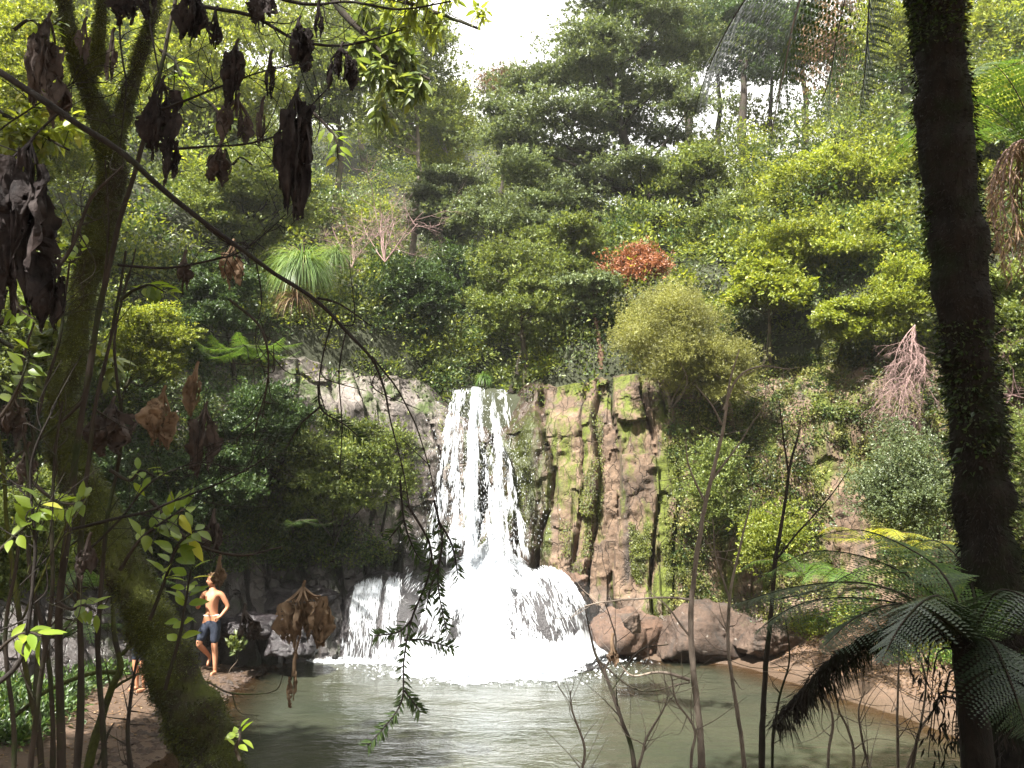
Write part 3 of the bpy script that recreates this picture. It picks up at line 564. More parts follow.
carpet('ground_cover', 'creeping dark green plants and moss covering the right wall of the basin', P, Nv, rng, ['lf_dark', 'lf_mossd', 'lf_mid', 'lf_mossd', 'lf_olive'], 75, rng.uniform(.12, .40, len(P)), .06, .035, .3)
P, Nv = cliff_sample(rng, 4200, -13, -2.6, 1.9, 7.4); k = vnoise(P*.55, 5) > -.55+.75*sstep(-4.8, -3, P[:, 0])+.35*(P[:, 2] > 5.6)*(P[:, 0] > -5.5); P, Nv = P[k], Nv[k]
carpet('ground_cover', 'dark leafy creepers hanging over the shady left wall of the basin', P, Nv, rng, ['lf_dark', 'lf_mid', 'lf_dark', 'lf_blue'], 80, rng.uniform(.18, .55, len(P)), .07, .038, .3)
x = rng.uniform(-16, 13, 30000); y = rng.uniform(3, 24, 30000); sd = cliff_sd(x, y); k = (sd > .8) & (sd < 3.0) & ~((np.abs(x+.6) < 1.0)) & (y > 5); x, y = x[k][:2600], y[k][:2600]; hh_ = H(x, y); zt_ = ztop(x); z = np.where(rng.random(len(x)) < .5, hh_+.2, np.minimum(hh_+.2, zt_+rng.uniform(-.2, 1.2, len(x)))+.0)
P = np.stack([x, y, np.maximum(z, hh_)], -1)
carpet('undergrowth', 'leafy plants and creepers overhanging the rim of the cliff', P, np.tile((0, -.6, .7), (len(P), 1)), rng, ['lf_dark', 'lf_mid', 'lf_mid', 'lf_bright', 'lf_dark'], 90, rng.uniform(.25, .6, len(P)), .085, .045)
# moss hanging on the sunny cliff
mb = MB()
for (px, hw, y0, y1, n_) in ((592, 13, 400, 565, 3600), (640, 9, 520, 575, 2400), (652, 18, 545, 582, 3600), (520, 8, 390, 560, 900), (680, 14, 440, 575, 900), (560, 22, 520, 585, 1500), (440, 9, 400, 520, 1200)):
    x0 = at(px-hw, 500, 18)[0]; x1 = at(px+hw, 500, 18)[0]; P, Nv = cliff_sample(rng, n_*2, x0, x1, float(at(px, y1, 18)[2]), float(at(px, y0, 18)[2])); k = vnoise(P*np.array((4, 4, .8)), 8) > .12; P, Nv = P[k], Nv[k]
    n = len(P); P = P+rng.normal(size=(n, 3))*.03+Nv*.02; leaves(mb, P, Nv*.6+rvec(rng, n)*.5+np.array((0, 0, -.7)), Nv+rvec(rng, n)*.4, rng.uniform(.02, .055, n), rng.uniform(.010, .024, n), 0)
tag(mb.build('moss', M['lf_moss']), 'bright green moss hanging in streaks down the sunny rock columns', 'moss', kind='stuff')
# soil patch plants: low stuff on near left bank
x = rng.uniform(-11, -5.3, 2600); y = rng.uniform(6.5, 15.5, 2600); k = (pool_sd(x, y) > 1.7+.3*(y > 12)) & (cliff_sd(x, y) < .3) & (vnoise(np.stack([x, y, x*0], -1)*.9, 4) > -.45); P = np.stack([x, y, H(x, y)+.05], -1)[k]
carpet('ground_cover', 'low green herbs and ferns on the left bank below the cliff', P, np.tile((0, -.2, 1.), (len(P), 1)), rng, ['lf_dark', 'lf_fern', 'lf_dark'], 55, rng.uniform(.12, .4, len(P)), .08, .04, .4)
x = rng.uniform(4.6, 11, 2200); y = rng.uniform(8.5, 17, 2200); k = (pool_sd(x, y) > 1.2) & (cliff_sd(x, y) < .3) & (vnoise(np.stack([x, y, x*0], -1)*.9, 4) > .02); P = np.stack([x, y, H(x, y)+.05], -1)[k]
carpet('ground_cover', 'low ferny plants on the right bank above the muddy shore', P, np.tile((0, -.2, 1.), (len(P), 1)), rng, ['lf_mid', 'lf_fern', 'lf_bright'], 45, rng.uniform(.12, .35, len(P)), .08, .04, .4)

# ------------------------------------------------------------------ trees and bushes of the far slopes
tree('conifer_tree', 'largest tree in the centre, dark blue-green spreading layered crown right of the bright sky gap', 'tree', 595, 100, 120, 105, 25, 'lf_blue', 'bark_dark', n=120000, L=.10, W=.050, r0=.26, seed=11, base=(668, 300, 25.5), nl=30, fork=.3, tuft=9,
     blobs=[(590, 48, 52, 17), (632, 14, 60, 18), (690, 52, 52, 18), (528, 88, 52, 18), (596, 78, 60, 18), (655, 92, 50, 18), (560, 118, 66, 18), (618, 128, 62, 16), (512, 140, 50, 18), (574, 158, 62, 15), (690, 108, 36, 16), (606, 4, 44, 20), (500, 112, 34, 14), (640, 55, 48, 18), (668, 140, 36, 13), (600, 40, 45, 18), (535, 165, 40, 14), (600, 185, 58, 15), (640, 168, 44, 14), (655, 200, 40, 13), (570, 205, 44, 14), (625, 100, 48, 18), (590, 66, 44, 18), (560, 78, 36, 14), (665, 20, 44, 18)])
tree('podocarp_tree', 'dark tree with flat sprays standing beside the ravine above the falls', 'tree', 520, 215, 62, 60, 23.5, 'lf_blue', 'bark_dark', k=24, br=.36, flat=.28, n=26000, L=.10, W=.045, r0=.13, seed=12, tuft=9)
tree('podocarp_tree', 'mid-green tree with drooping sprays over the lip of the falls, right side', 'tree', 515, 300, 46, 62, 20.8, 'lf_mid', 'bark', k=22, br=.40, flat=.32, n=21000, L=.085, W=.04, r0=.10, seed=13, tuft=9)
tree('young_tree', 'small layered tree with a thin reddish trunk standing on the cliff edge', 'tree', 592, 298, 34, 24, 20.2, 'lf_blue', 'bark_red', k=12, br=.46, flat=.35, n=10500, L=.08, W=.04, r0=.075, seed=14, base=(601, 370, 20.2), tuft=9)
tree('tree', 'leafy green tree just left of the thin reddish trunk above the cliff', 'tree', 560, 250, 46, 38, 22, 'lf_mid', 'bark', k=18, br=.40, flat=.35, n=15000, L=.09, W=.045, r0=.10, seed=15, tuft=9)
tree('dead_bush', 'rust-brown dead bush on the slope above the round olive bush', 'bush', 634, 270, 31, 20, 20.6, 'lf_red', 'bark_red', k=14, br=.45, flat=.7, n=9000, L=.075, W=.03, r0=.05, seed=16, up=.1)
tree('round_bush', 'large round olive-yellow bush hanging over the top of the sunny cliff', 'bush', 672, 345, 58, 52, 17.9, 'lf_olive', 'bark_pale', k=60, br=.30, flat=.85, n=60000, L=.055, W=.015, r0=.06, seed=17, up=.15, shell=.7, wall=True)
tree('round_bush', 'smaller olive bush lobe at the right side of the large round one', 'bush', 728, 372, 28, 36, 17.7, 'lf_olive', 'bark_pale', k=22, br=.42, flat=.85, n=19000, L=.055, W=.015, r0=.04, seed=18, up=.15, wall=True)
tree('tree', 'layered yellow-green tree below the sky patches, left of the silhouetted trunks', 'tree', 690, 178, 52, 30, 24, 'lf_mid', 'bark_dark', k=18, br=.42, flat=.3, n=21000, L=.10, W=.05, r0=.13, seed=19, tuft=9)
tree('tree', 'dark green tree in shade between the rust bush and the bright right slope', 'tree', 735, 235, 48, 42, 23, 'lf_mid', 'bark_dark', k=18, br=.42, flat=.35, n=17000, L=.09, W=.045, r0=.12, seed=20, tuft=9)
tree('broadleaf_tree', 'bright yellow-green tree filling the upper right slope beside the dark trunk', 'tree', 850, 188, 88, 42, 22, 'lf_bright', 'bark', k=34, br=.34, flat=.32, n=42000, L=.10, W=.055, r0=.14, seed=21, tuft=8)
tree('broadleaf_tree', 'lower bright green tree on the right slope, above the mossy wall', 'tree', 835, 252, 84, 38, 19.5, 'lf_bright', 'bark', k=32, br=.34, flat=.32, n=40000, L=.09, W=.05, r0=.12, seed=22, tuft=8)
tree('broadleaf_tree', 'pale yellow-leaved shrub hanging over the wall below the right trees', 'shrub', 768, 292, 38, 28, 18.6, 'lf_bright', 'bark', k=14, br=.42, flat=.5, n=9000, L=.11, W=.06, r0=.05, seed=23, wall=True)
tree('broadleaf_tree', 'small dense bright green crown clinging to the wall left of the pinkish twigs', 'shrub', 848, 320, 32, 24, 17.4, 'lf_bright', 'bark', k=16, br=.42, flat=.45, n=15000, L=.07, W=.045, r0=.05, seed=24, wall=True)
tree('broadleaf_tree', 'tall bright green tree right of the dark fern trunk, at the right edge', 'tree', 1000, 150, 56, 78, 18, 'lf_bright', 'bark', k=40, br=.32, flat=.32, n=42000, L=.085, W=.045, r0=.13, seed=25, tuft=8)
tree('broadleaf_tree', 'green shrubby tree low at the right edge behind the dark fern trunk', 'tree', 1012, 330, 44, 70, 14.5, 'lf_mid', 'bark', k=30, br=.36, flat=.4, n=24000, L=.065, W=.035, r0=.08, seed=26)
tree('shrub', 'small-leaved grey-green shrub on the right wall beside the dark fern trunk', 'shrub', 905, 490, 46, 60, 14.2, 'lf_blue', 'bark', k=34, br=.34, flat=.7, n=26000, L=.042, W=.024, r0=.04, seed=27, up=.3, wall=True)
tree('shrub', 'green shrub filling the right edge below mid height', 'shrub', 1005, 480, 40, 74, 13.2, 'lf_mid', 'bark', k=26, br=.38, flat=.6, n=17000, L=.045, W=.026, r0=.04, seed=28, up=.3, wall=True)
tree('shrub', 'yellow-green shrub above the pinkish dead twigs on the right wall', 'shrub', 905, 300, 34, 40, 16.4, 'lf_bright', 'bark', k=18, br=.42, flat=.6, n=15000, L=.06, W=.035, r0=.05, seed=29, wall=True)
tree('shrub', 'bright green shrub growing at the foot of the cliff behind the tallest bare sapling', 'shrub', 715, 490, 28, 46, 16.9, 'lf_mid', 'bark', k=20, br=.42, flat=.8, n=10000, L=.055, W=.03, r0=.03, seed=30, up=.3, wall=True)
tree('shrub', 'yellow-green shrub on the mossy wall behind the second bare sapling', 'shrub', 775, 545, 38, 34, 15.6, 'lf_bright', 'bark', k=18, br=.42, flat=.7, n=8000, L=.06, W=.034, r0=.03, seed=31, up=.3, wall=True)
# left of the ravine
tree('tall_tree', 'tall hazy light green tree with a pale thin trunk left of the sky gap', 'tree', 408, 90, 56, 82, 28, 'lf_mid', 'bark_pale', k=40, br=.30, flat=.45, n=32000, L=.11, W=.055, r0=.14, seed=32, base=(398, 300, 28), fork=.25)
tree('tall_tree', 'pale leafy tree whose crown edge borders the left side of the sky gap', 'tree', 440, 128, 34, 50, 31, 'lf_bright', 'bark_pale', k=24, br=.36, flat=.4, n=17000, L=.12, W=.06, r0=.12, seed=33)
tree('tall_tree', 'dim purple-brown small treetop standing alone in the sky gap', 'tree', 500, 86, 22, 18, 36, 'lf_dry', 'bark_dark', k=12, br=.45, flat=.5, n=3800, L=.13, W=.06, r0=.10, seed=34)
tree('tall_tree', 'layered green tree behind the ravine, above the stream', 'tree', 450, 205, 44, 40, 27, 'lf_blue', 'bark_dark', k=22, br=.40, flat=.3, n=20000, L=.11, W=.055, r0=.14, seed=35, tuft=9)
tree('tall_tree', 'dark tree closing the back of the ravine right above the falls', 'tree', 470, 290, 36, 44, 26, 'lf_dark', 'bark_dark', k=20, br=.42, flat=.5, n=15000, L=.10, W=.05, r0=.10, seed=36)
tree('tree', 'dark bush overhanging the left rock ledge beside the ravine', 'bush', 418, 298, 38, 46, 21, 'lf_dark', 'bark_dark', k=24, br=.38, flat=.5, n=19000, L=.085, W=.045, r0=.08, seed=37)
tree('tree', 'green tree with flat layered sprays on the left slope behind the hanging dead leaves', 'tree', 250, 200, 62, 52, 19, 'lf_mid', 'bark_dark', k=34, br=.36, flat=.28, n=32000, L=.085, W=.04, r0=.12, seed=38, tuft=9)
tree('tree', 'tall backlit green tree behind the forked mossy trunk, upper left', 'tree', 210, 80, 76, 74, 22, 'lf_bright', 'bark', k=44, br=.32, flat=.35, n=36000, L=.10, W=.05, r0=.15, seed=39, tuft=8)
tree('tree', 'leafy tree high on the left slope between the forked trunk and the pale trunk', 'tree', 325, 70, 56, 66, 24, 'lf_mid', 'bark', k=34, br=.34, flat=.4, n=30000, L=.10, W=.05, r0=.13, seed=40, tuft=8)
tree('tree', 'yellow-green tree filling the top left corner of the slope', 'tree', 40, 95, 78, 98, 15, 'lf_bright', 'bark', k=44, br=.32, flat=.4, n=36000, L=.075, W=.04, r0=.13, seed=41, tuft=8)
tree('tree', 'shaded green tree low at the left edge behind the thin stems', 'tree', 30, 330, 66, 86, 13.5, 'lf_mid', 'bark', k=36, br=.34, flat=.4, n=28000, L=.065, W=.035, r0=.10, seed=42)
tree('bush', 'bright green leafy bush right of the mossy trunk at mid height', 'bush', 148, 350, 42, 42, 14.9, 'lf_bright', 'bark', k=26, br=.38, flat=.5, n=20000, L=.055, W=.032, r0=.05, seed=43, wall=True)
tree('bush', 'dark bush with fine sprays between the grass tuft and the bright leafy bush', 'bush', 218, 300, 40, 44, 16.4, 'lf_dark', 'bark_dark', k=22, br=.38, flat=.35, n=19000, L=.065, W=.032, r0=.06, seed=44, tuft=9, wall=True)
tree('bush', 'dense dark green bush covering the shady rock left of the falls', 'bush', 335, 470, 50, 52, 17.0, 'lf_mid', 'bark_dark', k=34, br=.34, flat=.6, n=25000, L=.065, W=.038, r0=.05, seed=45, up=.4, wall=True)
tree('bush', 'leafy bush on the shady wall above the dark rock left of the falls', 'bush', 265, 430, 48, 48, 16.4, 'lf_dark', 'bark_dark', k=30, br=.36, flat=.5, n=24000, L=.065, W=.036, r0=.05, seed=46, up=.4, wall=True)
tree('bush', 'small bush hanging beside the left edge of the falls', 'bush', 395, 470, 22, 40, 17.2, 'lf_mid', 'bark_dark', k=16, br=.42, flat=.7, n=7000, L=.055, W=.03, r0=.03, seed=47, wall=True)
tree('bush', 'dark fern-like bush above the head of the bare-chested man', 'bush', 205, 492, 52, 40, 15.6, 'lf_dark', 'bark_dark', k=26, br=.38, flat=.5, n=17000, L=.06, W=.03, r0=.04, seed=48, wall=True)
tree('bush', 'shaded green bush behind the lower mossy trunk on the left bank', 'bush', 92, 505, 42, 56, 14.2, 'lf_dark', 'bark_dark', k=30, br=.36, flat=.5, n=20000, L=.055, W=.028, r0=.04, seed=49, wall=True)
tree('bush', 'green bush at the left edge behind the leaning thin stems', 'bush', 20, 540, 52, 70, 10.2, 'lf_mid', 'bark', k=30, br=.36, flat=.5, n=19000, L=.05, W=.027, r0=.04, seed=50)
tree('small_plant', 'small bright leafy plant on the bank at the feet of the bare-chested man', 'plant', 238, 646, 9, 7, 15.2, 'lf_mid', 'bark', k=8, br=.5, flat=.6, n=160, L=.10, W=.06, r0=.012, seed=51, up=.5)
# silhouetted trunks with thin crowns on the right skyline
for (px, yb, Y, r0, seed, lab) in ((688, 200, 31, .22, 61, 'first and leftmost silhouetted trunk against the white sky patches'), (714, 200, 31.5, .17, 62, 'thinner silhouetted trunk close right of the leftmost one on the skyline'), (746, 200, 30, .26, 63, 'thick silhouetted trunk in the middle of the white sky patches'),
                                   (768, 200, 32, .15, 64, 'thin silhouetted trunk close to the thick one on the skyline'), (803, 200, 31, .18, 65, 'silhouetted trunk behind the bright hanging fern frond tip')):
    tree('skyline_tree', lab, 'tree', px, 45, 40, 48, Y, 'lf_dark', 'bark_dark', k=20, br=.36, flat=.4, n=9000, L=.13, W=.065, r0=r0, seed=seed, base=(px, yb, Y), nl=14, fork=.55, group='silhouetted trees on the right skyline', lean=(.2*(seed % 3-1), 0, 0))
tree('skyline_tree', 'dark silhouetted tree with hanging dead leaves left of the dark fern trunk', 'tree', 843, 60, 30, 76, 28, 'lf_dry', 'bark_dark', k=24, br=.36, flat=.9, n=9000, L=.13, W=.05, r0=.22, seed=66, base=(846, 200, 28), nl=16, fork=.4, droop=.8)
tree('skyline_tree', 'leafy green tree above and left of the dark fern trunk top', 'tree', 895, 40, 40, 60, 26, 'lf_bright', 'bark', k=22, br=.38, flat=.4, n=17000, L=.11, W=.055, r0=.14, seed=67)
tree('skyline_tree', 'dim leafy tree filling low sky gaps under the silhouetted trunks', 'tree', 760, 128, 90, 26, 33, 'lf_mid', 'bark_dark', k=20, br=.22, flat=.5, n=4600, L=.13, W=.07, r0=.1, seed=68, shell=.2)
for (px, py, rw, rh, Y, n_, lm, seed, lab) in ((180, 20, 80, 70, 34, 16000, 'lf_mid', 71, 'far tree crown high on the left ridge behind the forked trunk'), (80, 0, 80, 80, 30, 16000, 'lf_bright', 72, 'far tree crown above the top left corner slope'), (290, 20, 70, 60, 36, 14000, 'lf_bright', 73, 'far tree crown on the left ridge above the dead leaves'),
                                    (370, 30, 50, 50, 38, 12000, 'lf_mid', 74, 'farthest tree crown on the left ridge near the pale trunk'), (700, -20, 70, 40, 36, 10000, 'lf_blue', 75, 'far crown just over the top of the largest central tree'), (960, 30, 60, 80, 30, 12000, 'lf_mid', 76, 'far tree crown behind the dark fern trunk top'), (1040, 20, 60, 80, 24, 12000, 'lf_bright', 77, 'bright crown at the upper right corner')):
    tree('ridge_tree', lab, 'tree', px, py, rw, rh, Y, lm, 'bark', k=26, br=.36, flat=.4, n=n_, L=.15, W=.075, r0=.16, seed=seed)

# bare twiggy shrubs: branching skeletons
def twiggy(name, label, cat, base, dirs, n1, length, r0, mat, seed, sub=3, spread=.5, grav=0.0, seg=4, group=None, wob=.05, lf=None):
    rng = np.random.default_rng(seed); base = np.asarray(base, float); t = thing(name, label, cat, base, group); mb = MB(); tips = []
    def grow(p, d, ln, r, lev):
        n = 4; pts = [p]
        for k in range(n):
            d = nrm(d+rng.normal(size=3)*.16+np.array((0, 0, -grav))); pts.append(pts[-1]+d*ln/n)
        tube(mb, pts, [r, r*.45], seg if lev else seg+2, 9, 0, 0, 5, 0, 0)
        if lev < sub:
            for q in range(rng.integers(3, 6)):
                f = rng.uniform(.25, 1); i = min(int(f*n), n-1); a = pts[i]+(pts[i+1]-pts[i])*(f*n-i); grow(a, nrm(d+rvec(rng, 1)[0]*spread*1.5), ln*rng.uniform(.4, .68), r*.5, lev+1)
        else: tips.append(pts[-1])
    for k in range(n1): grow(base, nrm(np.asarray(dirs)+rvec(rng, 1)[0]*spread), length*rng.uniform(.7, 1.2), r0*rng.uniform(.6, 1), 0)
    mb.build('branches', M[mat], t); return t
for dx, dy, sd_ in ((0, 0, 1), (14, 30, 2), (-12, 55, 3)): twiggy('bare_shrub', ('top', 'middle', 'bottom')[sd_-1]+' mass of pinkish-grey dead twigs hanging on the right wall', 'bare shrub', at(915+dx*.6, 325+dy, 15.6), (-.55, -.3, -.35), 9, .85, .012, 'bark_pink', 80+sd_, 3, .55, .16, group='pinkish dead twigs on the right wall')
twiggy('bare_shrub', 'grey-pink leafless tree standing on the left slope right of the hanging dead leaves', 'bare shrub', at(385, 262, 20), (0, 0, 1), 9, 1.5, .022, 'bark_pink', 90, 3, .75)
twiggy('bare_shrub', 'lower leafless pinkish shrub on the left slope beside the grass tuft', 'bare shrub', at(352, 268, 19), (-.1, -.2, .8), 7, 1.0, .016, 'bark_pink', 91, 3, .8)
twiggy('bare_shrub', 'pinkish tangle of bare twigs behind the dead fronds at the right edge', 'bare shrub', at(1012, 395, 10.5), (-.3, -.2, .2), 9, .7, .010, 'bark_pink', 92, 3, .8)

# grass-like tufts hanging on the slope
def grass_tuft(label, px, py, Y, n, ln, w, seed, mat='lf_grass'):
    rng = np.random.default_rng(seed); c = at(px, py, Y); mb = MB(); a = rng.uniform(0, TAU, n); el = rng.uniform(.2, 1.3, n); d = np.c_[np.cos(a)*np.cos(el), np.sin(a)*np.cos(el), np.sin(el)]
    l = ln*rng.uniform(.6, 1.1, n); k = 7; V = []
    S = nrm(np.cross(d, (0, 0, 1.))); p = c+d*.05; dd = d.copy()
    for j in range(k):
        ww = w*(1-j/(k-.7)); V += [p-S*ww, p+S*ww]; dd = nrm(dd+np.array((0, 0, -.42))); p = p+dd*(l/k)[:, None]
    V = np.stack(V, 1); F = np.array([[2*j, 2*j+1, 2*j+3, 2*j+2] for j in range(k-1)]); mb.add(V.reshape(-1, 3), (F[None]+(np.arange(n)*2*k)[:, None, None]).reshape(-1, 4))
    return tag(mb.build('grass_tuft', M[mat]), label, 'grass tuft')
grass_tuft('large green tuft of long drooping grass blades on the left slope', 303, 268, 16.6, 900, 1.35, .011, 101)
grass_tuft('smaller yellowish grass tuft right of the large green tuft', 336, 258, 17.2, 350, .8, .009, 102)
grass_tuft('pale dry skirt of blades hanging below the large grass tuft', 296, 300, 16.5, 160, 1.0, .010, 103, 'lf_dry')
grass_tuft('grass tuft drooping over the lip in front of the top of the falls', 484, 379, 18.0, 120, .42, .012, 104, 'lf_fern')

# ------------------------------------------------------------------ ferns
def frond(mb, C, rng, wid, mi=0, npin=30, npl=14, plw=.32, up=(0, 0, 1.), tipcurl=.25, mr=1, rr=.008, droop=.25):
    """bipinnate frond along the curve C"""
    C = catmull(C, npin); T = nrm(np.gradient(C, axis=0)); up = np.asarray(up); tube(mb, C[::3] if len(C) > 12 else C, [rr, rr*.2], 5, npin, mr)
    fr = np.linspace(0, 1, npin); wd = wid*np.sin(np.pi*np.clip(fr*.9+.10, 0, 1))**.75; P = []; D = []; Nn = []; Ls = []; Ws = []
    for i in range(2, npin):
        S = nrm(np.cross(T[i], up)); Nrm = np.cross(S, T[i]); Nrm = Nrm*np.sign(Nrm@up+1e-6)
        for sgn in (-1, 1):
            d = nrm(S*sgn+T[i]*.35-Nrm*droop*rng.uniform(.4, 1.4)); ln = wd[i]*rng.uniform(.88, 1.1); q = np.linspace(.06, 1, npl)
            ax = C[i]+d*ln*q[:, None]-np.array((0, 0, 1.))*(ln*droop*.6*q**2)[:, None]; pl = plw*(C[1]-C[0]@np.zeros((3, 3)) if False else 1)*np.linalg.norm(C[min(i+1, npin-1)]-C[i-1])*.62*(1-q**2.2*.85)
            tt = nrm(T[i]+d*.25)
            for s2 in (-1, 1):
                P.append(ax); D.append(np.tile(nrm(tt*s2+d*.35), (npl, 1))); Nn.append(np.tile(Nrm, (npl, 1))); Ls.append(pl/plw*.62); Ws.append(np.full(npl, ln/npl*1.02))
    leaves(mb, np.concatenate(P), np.concatenate(D), np.concatenate(Nn), np.concatenate(Ls), np.concatenate(Ws), mi, .05)
def fern(name, label, c, n, ln, wid, seed, mat, cat='fern', tilt=(.3, .9), npin=22, npl=8, group=None, az=(0, TAU)):
    rng = np.random.default_rng(seed); c = np.asarray(c, float); t = thing(name, label, cat, c, group)
    for k in range(n):
        a = az[0]+(az[1]-az[0])*(k+rng.uniform(-.3, .3))/n; e = rng.uniform(*tilt); l = ln*rng.uniform(.75, 1.15); h = np.array((math.cos(a), math.sin(a), 0))
        P = [c, c+h*l*.35+np.array((0, 0, l*.35*math.tan(e)*.8)), c+h*l*.72+np.array((0, 0, l*.38*math.tan(e)*.8)), c+h*l+np.array((0, 0, l*.05))]
        mb = MB(); frond(mb, P, rng, wid*rng.uniform(.85, 1.1), 0, npin, npl); mb.build('frond', [M[mat], M['bark_dark']], t)
    return t
fern('fern', 'yellow-green fern with a browning frond, at the foot of the right wall', at(868, 540, 14.0), 8, 1.0, .22, 201, 'lf_ferny', tilt=(.1, .7))
fern('fern', 'yellow fern beside the dark fern trunk at the foot of the right wall', at(912, 548, 13.4), 7, .8, .2, 202, 'lf_ferny', tilt=(.1, .6))
fern('fern', 'green fern low on the right bank behind the bare saplings', at(805, 575, 14.6), 9, 1.0, .2, 203, 'lf_fern')
fern('fern', 'green fern on the right bank between the yellow ferns and the shore', at(850, 585, 13.2), 9, 1.0, .2, 208, 'lf_fern')
fern('fern', 'dark fern hanging from the shady wall near the left grass tuft', at(245, 345, 14.8), 9, 1.1, .22, 204, 'lf_fern', tilt=(-.6, .1))
fern('fern', 'dark fern on the left bank behind the leaning mossy trunk', at(95, 590, 10.6), 9, .95, .18, 205, 'lf_fern')
fern('fern', 'low fern on the left bank below the dark bush, left of the man', at(60, 640, 9.6), 9, .8, .16, 206, 'lf_fern')
fern('fern', 'green fern on the shady rock ledge above the side cascade', at(300, 520, 16.3), 8, .75, .15, 207, 'lf_dark', tilt=(-.6, .1))

# ------------------------------------------------------------------ foreground: mossy forked tree, thin stems, branches
def fuzz(mb, C, rr, N_, V, rng, n, L, W, mi=0, side=None, down=.5, thr=-1.0, f=3.0):
    a, s = V.shape[:2]; i = rng.integers(1, a, n); j = rng.integers(0, s, n); P = V[i, j]; Nn = N_[i, j]
    k = vnoise(P*f, 7) > thr
    if side is not None: k &= (Nn@np.asarray(side)+rng.uniform(-.6, .6, n)) > 0
    P, Nn = P[k]+rng.normal(size=(k.sum(), 3))*.01, Nn[k]; m = len(P)
    leaves(mb, P, Nn+rvec(rng, m)*.6+np.array((0, 0, -down)), Nn+rvec(rng, m)*.5, L*rng.uniform(.4, 1.3, m), W*rng.uniform(.6, 1.3, m), mi)
def pxr(r, Y): return r*Y/FPX
rng = np.random.default_rng(301)
Y0 = 4.8; q0 = at(222, 800, 4.6); mt = thing('mossy_tree', 'leaning mossy forked tree trunk in the left foreground', 'tree', (q0[0], 4.6, float(H(q0[0], 4.6))))
tk = MB(); fz = MB()
base = [(236, 980, 4.5), (228, 840, 4.55), (214, 762, 4.6), (190, 705, 4.7), (160, 640, 4.8), (124, 572, 4.9), (94, 510, 4.95), (70, 455, 5.0), (66, 400, 5.0), (78, 330, 5.0), (98, 250, 5.0), (112, 190, 5.0), (112, 135, 5.0)]
for pts, rad, nf in ((base, [29, 28, 27, 26, 25, 24, 23, 21, 18, 16, 16, 16, 14], 42000), ([(108, 160, 5.0), (98, 105, 5.0), (82, 72, 4.95), (68, 30, 4.9), (62, -40, 4.9)], [13, 11, 10, 9, 8], 9000),
                     ([(112, 150, 5.0), (126, 105, 5.05), (140, 60, 5.1), (150, 25, 5.1), (166, -40, 5.2)], [11, 9, 8, 6, 5], 7000), ([(96, 60, 4.95), (100, 20, 4.9), (108, -30, 4.9)], [7, 6, 5], 2500), ([(84, 76, 4.95), (92, 66, 4.95), (98, 50, 4.95)], [11, 10, 9], 1200)):
    rr = [pxr(r*.84, 4.9) for r in rad]; res = tube(tk, ats(pts, 5), rr, 22, len(pts)*12, 0, .55, 6, 2., .03)
    fuzz(fz, *res, rng, int(nf*1.2), .019, .006, 0, (-.6, -.2, .5), .3, -.35, 5.); fuzz(fz, *res, rng, int(nf*1.2), .017, .006, 1, None, .3, -.6, 4.)
tko = tk.build('trunk', M['bark_moss'], mt); tag(fz.build('moss', [M['lf_moss'], M['lf_mossd']], mt), kind='stuff')

def stem(name, label, cat, pts, rad, Y, mat, seed, group=None, br=(), fuzzn=0, twigs=0, thick=.44):
    """a thin stem with branches: br = list of (points, radii)"""
    rng = np.random.default_rng(seed); P = ats(pts, Y); t = thing(name, label, cat, P[0] if P[0][2] < P[-1][2] else P[-1], group); mb = MB()
    rad = [r*thick for r in rad]; br = [(b, [x*thick for x in r]) for b, r in br]; res = [tube(mb, P, [pxr(r, Y) for r in rad], 8, len(P)*7, 0, .22, 14, seed, .02)]
    for b, r in br: res.append(tube(mb, ats(b, Y), [pxr(x, Y) for x in r], 6, len(b)*6, 0, .15, 14, seed+1, .02))
    for q in range(twigs):
        C, rr, _, _ = res[rng.integers(0, len(res))]; i = rng.integers(len(C)//3, len(C)-1); d = nrm(rvec(rng, 1)[0]*np.array((1, .6, 1))+nrm(C[i]-C[i-1])*.7); ln = rng.uniform(.12, .5)*Y/6
        p1 = C[i]+d*ln*.5+rng.normal(size=3)*.02; p2 = C[i]+d*ln+rng.normal(size=3)*.06+np.array((0, 0, .05)); tube(mb, [C[i], p1, p2], [max(rr[i]*.45, .002), .002, .0012], 4, 9)
    mb.build('branches', M[mat], t)
    if fuzzn:
        fm_ = MB()
        for r in res: fuzz(fm_, *r, rng, fuzzn//len(res), .03, .008, 0, (-.4, -.3, .5), .4, -.1)
        tag(fm_.build('moss', M['lf_moss'], t), kind='stuff')
    return t
stem('thin_stem', 'slim dark stem rising from the bottom left in front of the mossy trunk', 'sapling', [(62, 900), (62, 768), (60, 640), (66, 520), (84, 400), (98, 320), (118, 230), (146, 140), (162, 60), (182, -30)], [10, 9, 8, 8, 7, 7, 6, 5.5, 5, 4], 3.6, 'bark_dark', 1, fuzzn=600,
     br=[([(100, 310), (108, 230), (104, 160)], [3, 2.5, 2]), ([(146, 140), (170, 100), (176, 60)], [3, 2, 1.5]), ([(84, 400), (40, 440), (-10, 480)], [4, 3, 3])], twigs=14)
stem('thin_stem', 'dark stem close to the slimmer one, crossing behind the mossy trunk base', 'sapling', [(66, 900), (78, 740), (80, 620), (82, 540), (92, 430), (108, 350), (126, 250)], [8, 8, 6, 6, 5, 4, 3], 3.9, 'bark_dark', 2, twigs=12)
stem('thin_stem', 'pale greenish stem leaning left at the bottom left corner', 'sapling', [(46, 900), (42, 760), (32, 690), (22, 620), (10, 540), (4, 470), (-12, 380)], [7, 7, 6, 6, 5, 4, 3], 3.3, 'bark_moss', 3, fuzzn=500, br=[([(22, 620), (50, 560), (78, 500)], [3, 2.5, 2])], twigs=12)
